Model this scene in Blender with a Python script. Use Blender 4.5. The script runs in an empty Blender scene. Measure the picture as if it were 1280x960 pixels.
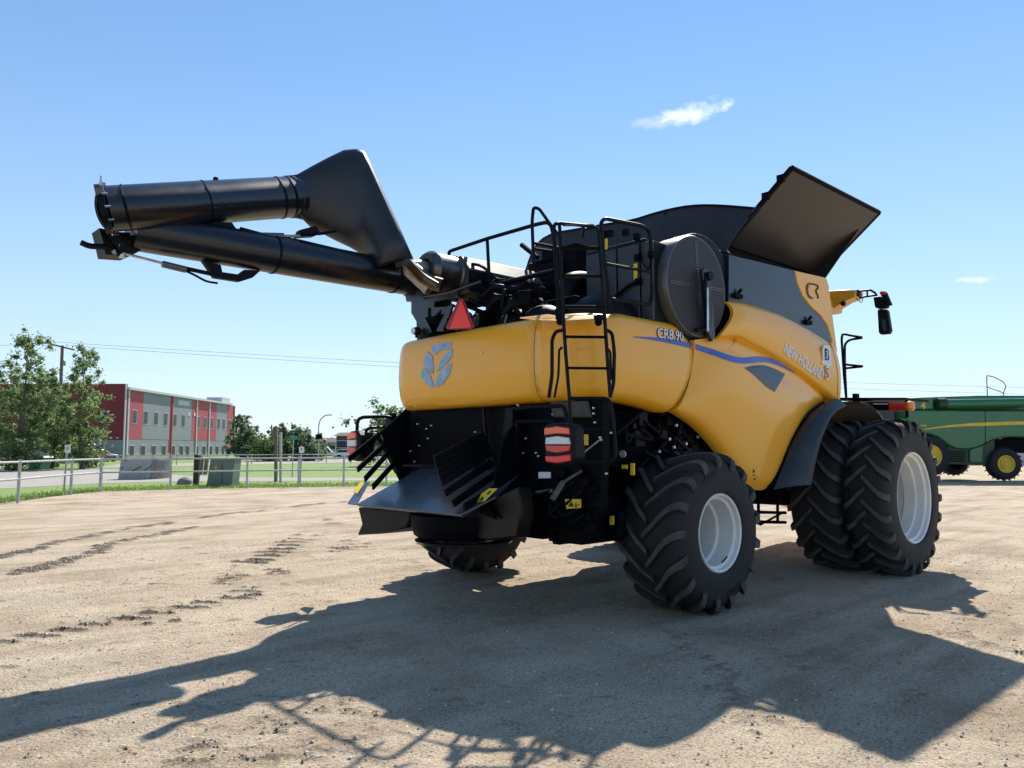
import bpy, bmesh, math, random
import numpy as np
from mathutils import Vector, Matrix
from mathutils.bvhtree import BVHTree
from mathutils.geometry import tessellate_polygon
R = math.radians
sin, cos, PI = math.sin, math.cos, math.pi
random.seed(7)
sc = bpy.context.scene
col = sc.collection
# ------------------------------------------------------------------ camera frame (world = the machine's own frame: x forward, y left)
FPX = 961.0; PITCH = math.atan(80/961); HEAD = R(43)
r3 = Vector((cos(HEAD), -sin(HEAD), 0)); n3 = Vector((sin(HEAD), cos(HEAD), 0))
CAM = Vector((-6.86, -6.31, 1.65))
fw = n3*cos(PITCH)+Vector((0, 0, sin(PITCH))); up3 = -n3*sin(PITCH)+Vector((0, 0, cos(PITCH)))
def ray(px, py): return fw+r3*((px-640)/FPX)+up3*((480-py)/FPX)
def S(px, py, x=None, y=None, z=None):
    d = ray(px, py)
    if x is not None: t = (x-CAM.x)/d.x
    elif y is not None: t = (y-CAM.y)/d.y
    else: t = (z-CAM.z)/d.z
    return CAM+d*t
def D(px, py, Z):
    d = ray(px, py); return CAM+d*(Z/d.dot(n3))
def W(X, Z, h=0.0):
    p = CAM+r3*X+n3*Z; p.z = h; return p
# ------------------------------------------------------------------ materials
MATS = {}
def mat(name, c, rough=.5, metal=0, var=0.0, vscale=3.0, bump=0, bscale=40, coat=0, c2=None, emit=None, spec=.5, detail=6, trans=0, lo=.35, hi=.7):
    m = bpy.data.materials.new(name); m.use_nodes = True
    nt = m.node_tree; b = nt.nodes['Principled BSDF']
    b.inputs['Base Color'].default_value = (*c, 1); b.inputs['Roughness'].default_value = rough
    b.inputs['Metallic'].default_value = metal; b.inputs['Coat Weight'].default_value = coat
    b.inputs['Coat Roughness'].default_value = .06
    b.inputs['Specular IOR Level'].default_value = spec
    if trans: b.inputs['Transmission Weight'].default_value = trans
    tc = nt.nodes.new('ShaderNodeTexCoord')
    if var or c2:
        n = nt.nodes.new('ShaderNodeTexNoise'); n.inputs['Scale'].default_value = vscale; n.inputs['Detail'].default_value = detail
        n.inputs['Roughness'].default_value = .62
        nt.links.new(tc.outputs['Object'], n.inputs['Vector'])
        rp = nt.nodes.new('ShaderNodeValToRGB')
        a = c if c2 else tuple(v*(1-var) for v in c); d = c2 if c2 else tuple(min(1, v*(1+var)) for v in c)
        rp.color_ramp.elements[0].position = lo; rp.color_ramp.elements[0].color = (*a, 1)
        rp.color_ramp.elements[1].position = hi; rp.color_ramp.elements[1].color = (*d, 1)
        nt.links.new(n.outputs['Fac'], rp.inputs['Fac']); nt.links.new(rp.outputs['Color'], b.inputs['Base Color'])
        mr = nt.nodes.new('ShaderNodeMapRange'); mr.inputs['To Min'].default_value = max(.02, rough-.06); mr.inputs['To Max'].default_value = min(1, rough+.12)
        nt.links.new(n.outputs['Fac'], mr.inputs['Value']); nt.links.new(mr.outputs['Result'], b.inputs['Roughness'])
    if bump:
        n2 = nt.nodes.new('ShaderNodeTexNoise'); n2.inputs['Scale'].default_value = bscale; n2.inputs['Detail'].default_value = 5
        nt.links.new(tc.outputs['Object'], n2.inputs['Vector'])
        bp = nt.nodes.new('ShaderNodeBump'); bp.inputs['Strength'].default_value = bump; bp.inputs['Distance'].default_value = .02
        nt.links.new(n2.outputs['Fac'], bp.inputs['Height']); nt.links.new(bp.outputs['Normal'], b.inputs['Normal'])
    if emit:
        b.inputs['Emission Color'].default_value = (*emit[:3], 1); b.inputs['Emission Strength'].default_value = emit[3]
    MATS[name] = m; return m
yellow = mat('yellow_paint', (.90, .42, .014), .36, coat=.45, c2=(.85, .46, .07), vscale=1.6, lo=.5, hi=.95, detail=9)
yellow2 = mat('yellow_paint_cab', (.72, .36, .02), .35, coat=.4, var=.05)
black = mat('black_paint', (.003, .0045, .008), .45, var=.35, vscale=5, spec=.15)
blackm = mat('black_frame', (.0022, .003, .005), .6, var=.4, vscale=8, spec=.08)
tube_black = mat('gloss_black_tube', (.006, .008, .013), .25, var=.2, vscale=2, coat=.15)
plastic = mat('black_plastic', (.006, .007, .010), .5, spec=.2, var=.25, vscale=3, bump=.08, bscale=150)
navy = mat('slate_panel', (.011, .017, .027), .28, var=.12, vscale=2, coat=.2)
fendm = mat('fender_plastic', (.022, .027, .036), .42, var=.2, vscale=2)
steel = mat('bright_steel', (.55, .54, .52), .25, metal=1, var=.25, vscale=14)
steeld = mat('dull_steel', (.30, .29, .27), .42, metal=.9, var=.3, vscale=10)
coppery = mat('heat_tinted_steel', (.13, .10, .07), .4, metal=1, var=.3, vscale=10)
rubber = mat('tyre_rubber', (.011, .012, .014), .75, c2=(.024, .024, .024), vscale=6, bump=.15, bscale=90, lo=.4, hi=.8)
lugm = mat('lug_wear_face', (.045, .042, .038), .85, c2=(.12, .105, .088), vscale=5, lo=.35, hi=.75)
white_rim = mat('white_rim_paint', (.78, .78, .75), .35, coat=.3, c2=(.66, .64, .59), vscale=3, lo=.45, hi=.9)
red = mat('red_reflector', (.85, .03, .03), .35, coat=.3)
redlens = mat('red_lens', (.62, .02, .02), .12, coat=.6)
orlens = mat('orange_red_lens', (.95, .12, .03), .15, coat=.6)
clear = mat('clear_lens', (.62, .66, .68), .1, coat=.6)
amber = mat('amber_lens', (.9, .28, .03), .2, coat=.5)
labely = mat('yellow_label', (.80, .55, .03), .5)
labelw = mat('white_label', (.75, .76, .78), .5)
ink = mat('black_ink', (.01, .01, .01), .5)
silver = mat('silver_decal', (.66, .68, .72), .3, metal=.35)
bluec = mat('blue_decal', (.07, .12, .42), .35)
leafblue = mat('emblem_blue', (.16, .30, .50), .35, c2=(.42, .55, .68), vscale=9, lo=.3, hi=.7)
lidm = mat('lid_steel', (.040, .035, .035), .38, var=.12, vscale=2.5, metal=.2)
platem = mat('plate_slate', (.060, .075, .095), .24, var=.15, vscale=3, coat=.15)
meshm = mat('screen_mesh', (.026, .026, .03), .6, var=.2, vscale=60)
glass = mat('cab_glass', (.012, .015, .018), .12, spec=.4)
mirror = mat('mirror_glass', (.8, .85, .85), .03, metal=1)
greenp = mat('green_paint', (.016, .145, .05), .35, coat=.4, var=.12, vscale=2)
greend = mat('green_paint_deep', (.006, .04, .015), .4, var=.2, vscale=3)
yell2 = mat('yellow_rim_paint', (.72, .50, .04), .4, var=.1)
galv = mat('galvanised_pipe', (.42, .43, .43), .5, metal=.5, var=.2, vscale=6)
concrete = mat('concrete', (.36, .35, .33), .85, var=.15, vscale=4, bump=.2)
woodm = mat('weathered_wood', (.16, .13, .10), .85, var=.35, vscale=12, bump=.3)
boxg = mat('utility_box_paint', (.13, .17, .15), .5, var=.1)
rockm = mat('boulder_stone', (.22, .21, .20), .9, var=.3, vscale=5, bump=.5)
bark = mat('bark', (.13, .11, .085), .9, var=.35, vscale=9, bump=.5, bscale=30)
# foliage: per-leaf colour from random-per-island
def leafmat(name, a, b, tr=.25):
    m = bpy.data.materials.new(name); m.use_nodes = True; nt = m.node_tree; p = nt.nodes['Principled BSDF']
    g = nt.nodes.new('ShaderNodeNewGeometry'); rp = nt.nodes.new('ShaderNodeValToRGB')
    rp.color_ramp.elements[0].color = (*a, 1); rp.color_ramp.elements[1].color = (*b, 1)
    nt.links.new(g.outputs['Random Per Island'], rp.inputs['Fac']); nt.links.new(rp.outputs['Color'], p.inputs['Base Color'])
    p.inputs['Roughness'].default_value = .55
    t = nt.nodes.new('ShaderNodeBsdfTranslucent'); nt.links.new(rp.outputs['Color'], t.inputs['Color'])
    mx = nt.nodes.new('ShaderNodeMixShader'); mx.inputs[0].default_value = tr
    nt.links.new(p.outputs[0], mx.inputs[1]); nt.links.new(t.outputs[0], mx.inputs[2])
    nt.links.new(mx.outputs[0], nt.nodes['Material Output'].inputs['Surface']); return m
leafA = leafmat('poplar_leaf', (.13, .19, .07), (.33, .42, .18), .6)
leafB = leafmat('shrub_leaf', (.09, .14, .045), (.24, .31, .12), .5)
leafC = leafmat('far_leaf_haze', (.13, .18, .10), (.23, .29, .17), .5)  # distance haze put into the colour as paler greens
grassb = leafmat('grass_blade', (.13, .21, .04), (.26, .34, .09), .5)
# ------------------------------------------------------------------ mesh builder
def col_link(o, parent=None):
    col.objects.link(o)
    if parent: o.parent = parent
    return o
class MB:
    def __init__(s): s.v = []; s.f = []; s.mi = []; s.cur = 0
    def face(s, idx): s.f.append(tuple(idx)); s.mi.append(s.cur)
    def add(s, vs, fs):
        o = len(s.v); s.v += [tuple(v) for v in vs]
        for f in fs: s.face([i+o for i in f])
        return s
    def box(s, c, size, rot=None):
        c = Vector(c); hx, hy, hz = [v/2 for v in size]
        vs = [Vector((x, y, z)) for x in (-hx, hx) for y in (-hy, hy) for z in (-hz, hz)]
        if rot is not None: vs = [rot @ v for v in vs]
        return s.add([v+c for v in vs], [(0, 1, 3, 2), (4, 6, 7, 5), (0, 4, 5, 1), (2, 3, 7, 6), (0, 2, 6, 4), (1, 5, 7, 3)])
    def bar(s, a, b, w, h, upv=(0, 0, 1)):
        a = Vector(a); b = Vector(b); d = (b-a); L = d.length; d.normalize(); u = Vector(upv)
        sd = d.cross(u)
        if sd.length < 1e-4: sd = d.cross(Vector((1, 0, 0)))
        sd.normalize(); u = sd.cross(d)
        m = Matrix((d, sd, u)).transposed()
        return s.box((a+b)/2, (L, w, h), m)
    def prism(s, pts, d):
        d = Vector(d); n = len(pts); vs = [Vector(p) for p in pts]+[Vector(p)+d for p in pts]
        return s.add(vs, [tuple(range(n))[::-1], tuple(range(n, 2*n))]+[(i, (i+1) % n, (i+1) % n+n, i+n) for i in range(n)])
    def tube(s, pts, r, fillet=.05, seg=8, caps=True):
        pts = [Vector(p) for p in pts]; path = [pts[0]]
        for i in range(1, len(pts)-1):
            a, b, c = pts[i-1], pts[i], pts[i+1]
            d1 = (a-b); d2 = (c-b); q = min(fillet, d1.length*.48, d2.length*.48)
            if q < 1e-3 or abs(d1.normalized().dot(d2.normalized())+1) < 1e-3: path.append(b); continue
            p1 = b+d1.normalized()*q; p2 = b+d2.normalized()*q
            for k in range(6):
                t = k/5; path.append(p1*(1-t)**2+b*2*t*(1-t)+p2*t*t)
        path.append(pts[-1])
        rr = r if isinstance(r, (list, tuple)) else None
        o = len(s.v); nrm = None; N = len(path)
        for i, p in enumerate(path):
            t = (path[min(i+1, N-1)]-path[max(i-1, 0)]).normalized()
            if nrm is None:
                nrm = t.cross(Vector((0, 0, 1)))
                if nrm.length < .05: nrm = t.cross(Vector((1, 0, 0)))
            nrm = (nrm-t*nrm.dot(t)).normalized(); bn = t.cross(nrm)
            ra = rr[0]+(rr[1]-rr[0])*i/(N-1) if rr else r
            for k in range(seg):
                a = 2*PI*k/seg; s.v.append(tuple(p+nrm*cos(a)*ra+bn*sin(a)*ra))
        for i in range(N-1):
            for k in range(seg):
                k2 = (k+1) % seg; s.face((o+i*seg+k, o+i*seg+k2, o+(i+1)*seg+k2, o+(i+1)*seg+k))
        if caps:
            s.face([o+k for k in range(seg)][::-1]); s.face([o+(N-1)*seg+k for k in range(seg)])
        return s
    def loft(s, loops, closed=True, caps=True):
        o = len(s.v); n = len(loops[0])
        for L in loops: s.v += [tuple(p) for p in L]
        for i in range(len(loops)-1):
            for k in range(n if closed else n-1):
                k2 = (k+1) % n; s.face((o+i*n+k, o+i*n+k2, o+(i+1)*n+k2, o+(i+1)*n+k))
        if caps and closed:
            s.face([o+k for k in range(n)][::-1]); s.face([o+(len(loops)-1)*n+k for k in range(n)])
        return s
    def lathe(s, prof, c, axis='y', seg=48, sgn=1):
        """prof: list of (w, r); w runs along the axis"""
        c = Vector(c); L = []
        for w, r in prof:
            ring = []
            for k in range(seg):
                a = 2*PI*k/seg
                if axis == 'y': ring.append(c+Vector((r*cos(a), w*sgn, r*sin(a))))
                elif axis == 'x': ring.append(c+Vector((w*sgn, r*cos(a), r*sin(a))))
                else: ring.append(c+Vector((r*cos(a), r*sin(a), w*sgn)))
            L.append(ring)
        return s.loft(L, True, False)
    def cyl(s, a, b, r, seg=20): return s.tube([a, b], r, seg=seg)
    def ball(s, c, r, sx=1, sy=1, sz=1, seg=14, rings=9):
        return s.lathe([(-r*cos(PI*i/rings)*sz, max(r*sin(PI*i/rings)*sx, 1e-4)) for i in range(rings+1)], c, 'z', seg)
    def build(s, name, m, parent=None, sharp=32, bevel=0, bseg=2, smooth=True, fix=True):
        me = bpy.data.meshes.new(name); me.from_pydata(s.v, [], s.f)
        ms = m if isinstance(m, (list, tuple)) else [m]
        for q in ms: me.materials.append(q)
        if len(ms) > 1: me.polygons.foreach_set('material_index', s.mi)
        if fix:
            bm = bmesh.new(); bm.from_mesh(me); bmesh.ops.recalc_face_normals(bm, faces=bm.faces); bm.to_mesh(me); bm.free()
        if smooth:
            me.polygons.foreach_set('use_smooth', [True]*len(me.polygons)); me.set_sharp_from_angle(angle=R(sharp))
        me.update()
        o = bpy.data.objects.new(name, me); col_link(o, parent)
        if bevel:
            b = o.modifiers.new('Bevel', 'BEVEL'); b.width = bevel; b.segments = bseg; b.limit_method = 'ANGLE'; b.angle_limit = R(40); b.harden_normals = False
        return o
def tag(o, label=None, cat=None, group=None, kind=None):
    if label: o['label'] = label
    if cat: o['category'] = cat
    if group: o['group'] = group
    if kind: o['kind'] = kind
    return o
def empty(name, loc, rz=0, parent=None):
    o = bpy.data.objects.new(name, None); o.location = loc; o.rotation_euler = (0, 0, rz); o.empty_display_size = .3
    return col_link(o, parent)
def copy_tree(o, parent=None):
    c = o.copy(); col.objects.link(c); c.parent = parent
    for ch in list(o.children): copy_tree(ch, c)
    return c
def lerp(a, b, t): return a+(b-a)*t
def resample(pts, n, smooth=True):
    pts = [Vector(p) for p in pts]
    if smooth and len(pts) > 2:
        q = []
        for i in range(len(pts)-1):
            p0 = pts[max(i-1, 0)]; p1 = pts[i]; p2 = pts[i+1]; p3 = pts[min(i+2, len(pts)-1)]
            for k in range(8):
                t = k/8
                q.append(.5*((2*p1)+(p2-p0)*t+(2*p0-5*p1+4*p2-p3)*t*t+(3*p1-p0-3*p2+p3)*t**3))
        q.append(pts[-1]); pts = q
    L = [0]
    for i in range(1, len(pts)): L.append(L[-1]+(pts[i]-pts[i-1]).length)
    out = []; j = 0
    for k in range(n):
        d = L[-1]*k/(n-1)
        while j < len(L)-2 and L[j+1] < d: j += 1
        t = (d-L[j])/max(L[j+1]-L[j], 1e-9); out.append(pts[j].lerp(pts[j+1], min(t, 1)))
    return out
def coons(top, bot, left, right, nu, nv):
    T = resample(top, nu); B = resample(bot, nu); Lf = resample(left, nv); Rt = resample(right, nv)
    g = []
    for j in range(nv):
        v = j/(nv-1); row = []
        for i in range(nu):
            u = i/(nu-1)
            p = T[i]*(1-v)+B[i]*v+Lf[j]*(1-u)+Rt[j]*u-(T[0]*(1-u)*(1-v)+T[-1]*u*(1-v)+B[0]*(1-u)*v+B[-1]*u*v)
            row.append(p)
        g.append(row)
    return g
def grid_mesh(mb, g, thick_dir, roll=.02):
    """grid of points with a rolled rim pushed along thick_dir"""
    nv, nu = len(g), len(g[0]); o = len(mb.v); td = Vector(thick_dir)
    for row in g: mb.v += [tuple(p) for p in row]
    for j in range(nv-1):
        for i in range(nu-1): mb.face((o+j*nu+i, o+j*nu+i+1, o+(j+1)*nu+i+1, o+(j+1)*nu+i))
    ring = [(0, i) for i in range(nu)]+[(j, nu-1) for j in range(1, nv)]+[(nv-1, i) for i in range(nu-2, -1, -1)]+[(j, 0) for j in range(nv-2, 0, -1)]
    cen = sum((Vector(g[j][i]) for j, i in ring), Vector())/len(ring)
    o2 = len(mb.v)
    for j, i in ring: mb.v.append(tuple(Vector(g[j][i])+td))
    n = len(ring)
    for k in range(n):
        a = ring[k]; b = ring[(k+1) % n]
        mb.face((o+a[0]*nu+a[1], o+b[0]*nu+b[1], o2+(k+1) % n, o2+k))
    return mb
# ------------------------------------------------------------------ lettering
def text_mesh(txt, size, extr=.002, shear=0, spacing=1.0, offset=0.0):
    c = bpy.data.curves.new('t', 'FONT'); c.body = txt; c.size = size; c.extrude = extr; c.shear = shear; c.space_character = spacing
    c.resolution_u = 3; c.offset = offset; c.align_x = 'CENTER'; c.align_y = 'CENTER'
    o = bpy.data.objects.new('t', c); col.objects.link(o)
    dg = bpy.context.evaluated_depsgraph_get(); me = bpy.data.meshes.new_from_object(o.evaluated_get(dg))
    bpy.data.objects.remove(o); vs = [v.co.copy() for v in me.vertices]; fs = [tuple(p.vertices) for p in me.polygons]
    bpy.data.meshes.remove(me); return vs, fs
def lettering(name, txt, size, origin, xd, yd, m, parent, extr=.002, shear=0, stretch=1.0, spacing=1.0, hug=None, offset=0.0, path=None):
    xd = Vector(xd).normalized(); yd = Vector(yd).normalized(); nn = xd.cross(yd).normalized(); vs, fs = text_mesh(txt, size, extr, shear, spacing, offset)
    mb = MB(); out = []
    for v in vs:
        p = Vector(origin)+xd*v.x*stretch+yd*v.y
        if hug:
            h = hug(p)
            if h is not None: p = h
        out.append(p+nn*(v.z+.003))
    mb.add(out, fs); return mb.build(name, m, parent, smooth=False, fix=False)
def bvh_of(*objs):
    V = []; F = []
    for o in objs:
        k = len(V); V += [o.matrix_world @ v.co for v in o.data.vertices]; F += [tuple(i+k for i in p.vertices) for p in o.data.polygons]
    return BVHTree.FromPolygons(V, F)
# ================================================================== COMBINE HARVESTER
combine = empty('combine_harvester', (0, 0, 0))
tag(combine, 'large yellow combine harvester with black folded unloading auger, open tank lid and white rims', 'combine harvester')
# ---- wheels
def tyre_wheel(name, w, RR, rim_r, nl, vdir, loc, side, disc_w, lug_h=.055, letter=None, m_rim=white_rim, m_hub=white_rim, parent=combine, seg=72, dark_only=False):
    """axis along y; outer face towards side*y"""
    hub = MB()
    hub.lathe([(disc_w, .001), (disc_w, .10), (disc_w-.05, .105), (disc_w-.05, .001)], (0, 0, 0), 'y', 32, -side)
    dw = disc_w+.002
    hub.lathe([(dw, .10), (dw, rim_r*.60), (dw+.03, rim_r*.68), (dw+.03, rim_r*.80)], (0, 0, 0), 'y', 48, -side)
    for k in range(10):
        a = 2*PI*k/10; c = Vector((.155*cos(a), -side*(dw-.005), .155*sin(a))); hub.cyl(c, c+Vector((0, side*.035, 0)), .014, 6)
    h = hub.build(name, m_hub, parent); h.location = loc
    hw = w/2; e = .03
    rim = MB()
    # w is measured inward from the outer face (0) ; shift so centre plane = hw
    prof = [(0.055, rim_r+.03), (.03, rim_r+.012), (.018, rim_r), (.028, rim_r-.018), (.07, rim_r-.022), (.085, rim_r-.05), (w*.34, rim_r-.055), (w*.36, rim_r-.085),
            (w*.62, rim_r-.09), (w*.64, rim_r-.05), (w-.07, rim_r-.03), (w-.03, rim_r), (w-.05, rim_r+.03)]
    rim.lathe([(p[0]-hw, p[1]) for p in prof], (0, 0, 0), 'y', 64, -side)
    rim.build('rim', m_rim, h)
    ty = MB(); Rc = RR-lug_h
    half = [(hw-.045, rim_r-.004), (hw-.012, rim_r+.03), (hw-.004, rim_r+.07), (hw, rim_r+(Rc-rim_r)*.42), (hw-.012, rim_r+(Rc-rim_r)*.68), (hw-.035, Rc-.055), (hw-.075, Rc-.018), (hw*.55, Rc), (0, Rc+.006)]
    prof = half+[(-a, b) for a, b in half[::-1][1:]]
    ty.lathe(prof, (0, 0, 0), 'y', seg, 1)
    for sd in (1, -1):
        for k in range(nl):
            ph0 = 2*PI*(k+(.5 if sd > 0 else 0))/nl
            st = [(-.025, 0, RR), (hw*.22, .12, RR+.002), (hw*.45, .24, RR), (hw*.66, .33, RR-.004), (hw*.84, .385, RR-.015), (hw*.965, .41, RR-.05), (hw*1.0, .42, RR-.105), (hw*.99, .425, RR-.16)]
            loops = []
            for q, (s_, d_, rt) in enumerate(st):
                ph = ph0+vdir*d_*(w/.72)*(.80/RR)
                tw = (.026+.003*q)/RR; bw = tw+.014/RR
                base = min(rt-lug_h-.01, Rc-.008) if q < 5 else rt-lug_h
                y = sd*s_; yb = sd*min(s_, hw-.012) if q >= 5 else y
                L = []
                for (dp, rr_, yy) in ((-bw, base, yb), (-tw, rt, y), (tw, rt, y), (bw, base, yb)):
                    a = ph+dp; L.append(Vector((-rr_*cos(a), yy, rr_*sin(a))))
                loops.append(L)
            f0 = len(ty.f); ty.loft(loops, True, True)
            for q in range(len(loops)-1): ty.mi[f0+q*4+1] = 1
    t = ty.build('tyre', [rubber, lugm], h, sharp=35)
    if letter:
        for txt, a0, rad, sz in letter:
            vs, fs = text_mesh(txt, sz, .003, 0, 1.15)
            mb = MB(); out = []
            for v in vs:
                ang = a0+v.x/rad*(1 if side < 0 else -1); rr_ = rad+v.y
                out.append(Vector((rr_*sin(ang), side*(hw-.006+max(0, v.z)), rr_*cos(ang))))
            mb.add(out, fs); mb.build('tyre_lettering', plastic, h, smooth=False, fix=False)
    return h
LR = .815
rw = tyre_wheel('rear_wheel', .74, LR, .385, 17, 1, (0, -1.68, .80), -1, .36, letter=[('750/65', PI*.9, .60, .095), ('750/65', -.35, .60, .095)])
rw2 = tyre_wheel('rear_wheel', .74, LR, .385, 17, 1, (0, 1.80, .80), 1, .36)
for yy, dd, sd in ((-2.24, .30, -1), (-1.55, .2, -1)):
    tyre_wheel('front_wheel', .54 if yy < -2 else .70, 1.025, .585, 22, -1, (3.90, yy, 1.005), sd, dd, lug_h=.05, letter=[('CONQUEST', 5.35, .72, .09), ('520/85', 2.75, .72, .09)] if yy < -2 else None)
for yy in (1.53, 2.24):
    tyre_wheel('front_wheel', .54, 1.025, .585, 22, -1, (3.90, yy, 1.005), 1, .25, lug_h=.05)
MB().tube([(.05, -2.0, .50), (.05, -2.03, .53), (.09, -2.035, .56)], .008).build('valve_stem', blackm, combine)
# ---- rear hood (wraps the tail)
def hood_path():
    pts = []
    yl = 1.75
    for x in np.linspace(.6, -1.05, 10): pts.append((x, yl, 0, 1))
    for k in range(1, 13):
        a = PI/2*k/12; pts.append((-1.05-.47*sin(a), 1.28+.47*cos(a), -sin(a), cos(a)))
    for k in range(1, 22):
        y = 1.28-2.43*k/22; b = .05*(1-(min(1, abs(y)/1.28))**2); pts.append((-1.52-b, y, -1, 0))
    pts.append((-1.52, -1.15, -1, 0))
    for k in range(1, 13):
        a = PI/2*k/12; pts.append((-1.52+.47*(1-cos(a)), -1.15-.45*sin(a), -cos(a), -sin(a)))
    for x in np.linspace(-1.0, .26, 16)[1:]: pts.append((x, -1.6, 0, -1))
    return pts
prof_h = [(.34, 1.0), (.20, .997), (.12, .985), (.06, .955), (.025, .90), (.008, .80), (-.004, .65), (-.008, .48), (0, .32), (.018, .18), (.05, .08), (.10, .02), (.17, 0.0), (.30, .01)]
def ztop(x, y, i, n): 
    z = 2.97
    if y < -1.55 and x > -1.0: z = 3.0 if x < -.02 else lerp(3.0, 2.82, (x+.02)/.28)
    return z
def zbot(x, y):
    return 2.10 if x < -.9 else lerp(2.10, 2.02, min(1, (x+.9)/.9))
hp = hood_path()
def hood_part(name, i0, i1, sh=False):
    mb = MB(); loops = []
    for i in range(i0, i1):
        x, y, nx, ny = hp[i]; zt = ztop(x, y, i, len(hp)); zb = zbot(x, y); L = []
        for d, f in prof_h:
            xx = x
            if sh and x > -.6: xx = x-(.38*(1-f)**1.5)*((x+.6)/.86)
            L.append(Vector((xx-nx*d, y-ny*d, lerp(zb, zt, f))))
        loops.append(L)
    mb.loft(loops, False, False)
    o = mb.build(name, yellow, combine, sharp=50)
    so = o.modifiers.new('s', 'SOLIDIFY'); so.thickness = .012; so.offset = -1
    return o
seam_i = next(i for i, p in enumerate(hp) if p[1] < -1.02 and p[0] < -1.4)
hood = hood_part('rear_hood', 0, seam_i)
hood2 = None
x0, y0, nx0, ny0 = hp[seam_i-1]
hp.insert(seam_i, (x0+0.0, y0-.012, nx0, ny0))
corner = hood_part('corner_panel', seam_i, len(hp), True)
mb = MB(); L = []
for (x, y, nx, ny) in [hp[seam_i-1], hp[seam_i]]:
    L.append([Vector((x-nx*(d+.012)-(0), y-(.03 if y < y0 else -.03), lerp(2.1, 2.97, f))) for d, f in prof_h])
mb.loft(L, False, False); mb.build('hood_seam', blackm, combine)
# black liner closing the hood's inside
mb = MB(); mb.prism([(-1.32, 1.35, 2.12), (-1.32, -1.35, 2.12), (-1.2, -1.42, 2.12), (1.0, -1.42, 2.12), (1.0, 1.42, 2.12), (-1.2, 1.42, 2.12)], (0, 0, .70))
mb.build('tail_housing', blackm, combine, bevel=.03)
# ---- side panels
def yz(px, py, y): return S(px, py, y=y)
YB = -1.60
topB = [yz(*q, YB) for q in [(868, 425), (905, 421), (932, 430), (965, 447), (1000, 468), (1037, 498)]]
botB = [yz(*q, YB) for q in [(847, 514), (875, 533), (898, 558), (918, 585), (932, 604), (944, 611)]]
lefB = [yz(*q, YB) for q in [(868, 425), (867, 447), (860, 483), (847, 514)]]
rigB = [yz(*q, YB) for q in [(1037, 498), (1012, 517), (992, 548), (979, 580), (966, 609)]]
botB[-1] = yz(944, 611, YB); tipR = yz(966, 609, YB)
botB2 = botB+[yz(956, 613, YB), tipR]
g = coons(topB, botB2, lefB, rigB, 44, 28)
for j, row in enumerate(g):
    v = j/27
    for i, p in enumerate(row):
        u = i/43
        bul = .12*(1-(2*u-1)**4)*(sin(PI*min(1, v**.8)))**.7 if 0 < v < 1 else 0
        crease = .035*math.exp(-((v-.16)/.05)**2)*(u*(1-u)*4)
        edge = -.05*(max(0, 1-min(v, 1-v, )*14))-.03*max(0, 1-(1-u)*20)
        p.y = YB-bul-edge*0+crease+(.05*max(0, 1-(1-v)*9)**2 if v > .5 else 0)+(.04*max(0, 1-(1-u)*16)**2)
mb = MB(); grid_mesh(mb, g, (0, .07, 0)); panelB = mb.build('side_panel', yellow, combine, sharp=50)
YC = -1.70
topC = [yz(*q, YC+.03) for q in [(914, 376), (935, 379), (972, 391), (1010, 410), (1038, 428)]]
botC = [yz(*q, YC) for q in [(903, 419), (925, 418), (945, 428), (970, 442), (1005, 466), (1046, 498)]]
g = coons(topC, botC, [topC[0], yz(917, 392, YC+.015), botC[0]], [topC[-1], yz(1043, 465, YC), botC[-1]], 36, 18)
for j, row in enumerate(g):
    v = j/17
    for i, p in enumerate(row):
        p.y -= .035*sin(PI*v); 
        if i < 3: p.y += .03*(1-i/3)
        if j < 3: p.y += .03*(1-j/3)**2
lip = [Vector((p.x, p.y+.10, p.z-.075)) for p in g[-1]]
lip0 = [Vector((p.x, p.y+.02, p.z-.02)) for p in g[-1]]
g += [lip0, lip]
mb = MB(); grid_mesh(mb, g, (0, .04, 0)); panelC = mb.build('upper_side_panel', yellow, combine, sharp=50)
tp = [yz(*q, YC+.03) for q in [(1038.7, 428), (1045, 430), (1049, 440)]]; bp_ = [yz(*q, YC) for q in [(1047, 498.5), (1052, 500), (1056, 497)]]
g = coons(tp, bp_, [tp[0], yz(1044, 465, YC), bp_[0]], [tp[-1], yz(1054, 470, YC), bp_[-1]], 8, 14)
for j, row in enumerate(g):
    for i, p in enumerate(row): p.y += -.035*sin(PI*j/13)+.10*(i/7)**2.5
mb = MB(); grid_mesh(mb, g, (0, .15, 0)); mb.build('front_corner_panel', yellow, combine, sharp=50)
# slate tank side and yellow tank corner
YT = -1.58
pg = [yz(*q, YT) for q in [(911, 318), (993, 338), (996, 354), (1003, 371), (1013, 384), (1026, 396), (1034, 408), (1039, 424), (1044, 440), (960, 410), (911, 385)]]
MB().prism(pg, (0, .05, 0)).build('tank_side', navy, combine, sharp=20, bevel=.004)
pg = [yz(*q, YT-.004) for q in [(994, 338), (1031, 346.5), (1034, 349), (1036, 356), (1047, 440), (1042, 430), (1040, 424), (1035, 407), (1027, 395), (1014, 383), (1004, 370), (997, 353)]]
MB().prism(pg, (0, .06, 0)).build('tank_corner', yellow, combine, sharp=30, bevel=.012)
MB().box((2.3, 0, 3.2), (2.65, 3.0, 1.55)).box((2.3, 0, 2.2), (3.0, 2.9, .6)).build('grain_tank', blackm, combine, bevel=.03)
mb = MB()
for q in [(922, 370), (1010, 403)]:
    c = yz(*q, YT-.02); mb.box(c, (.16, .05, .05)); mb.cyl(c+Vector((0, 0, .02)), c+Vector((.05, -.02, .08)), .02)
mb.build('latch', blackm, combine)
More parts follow.
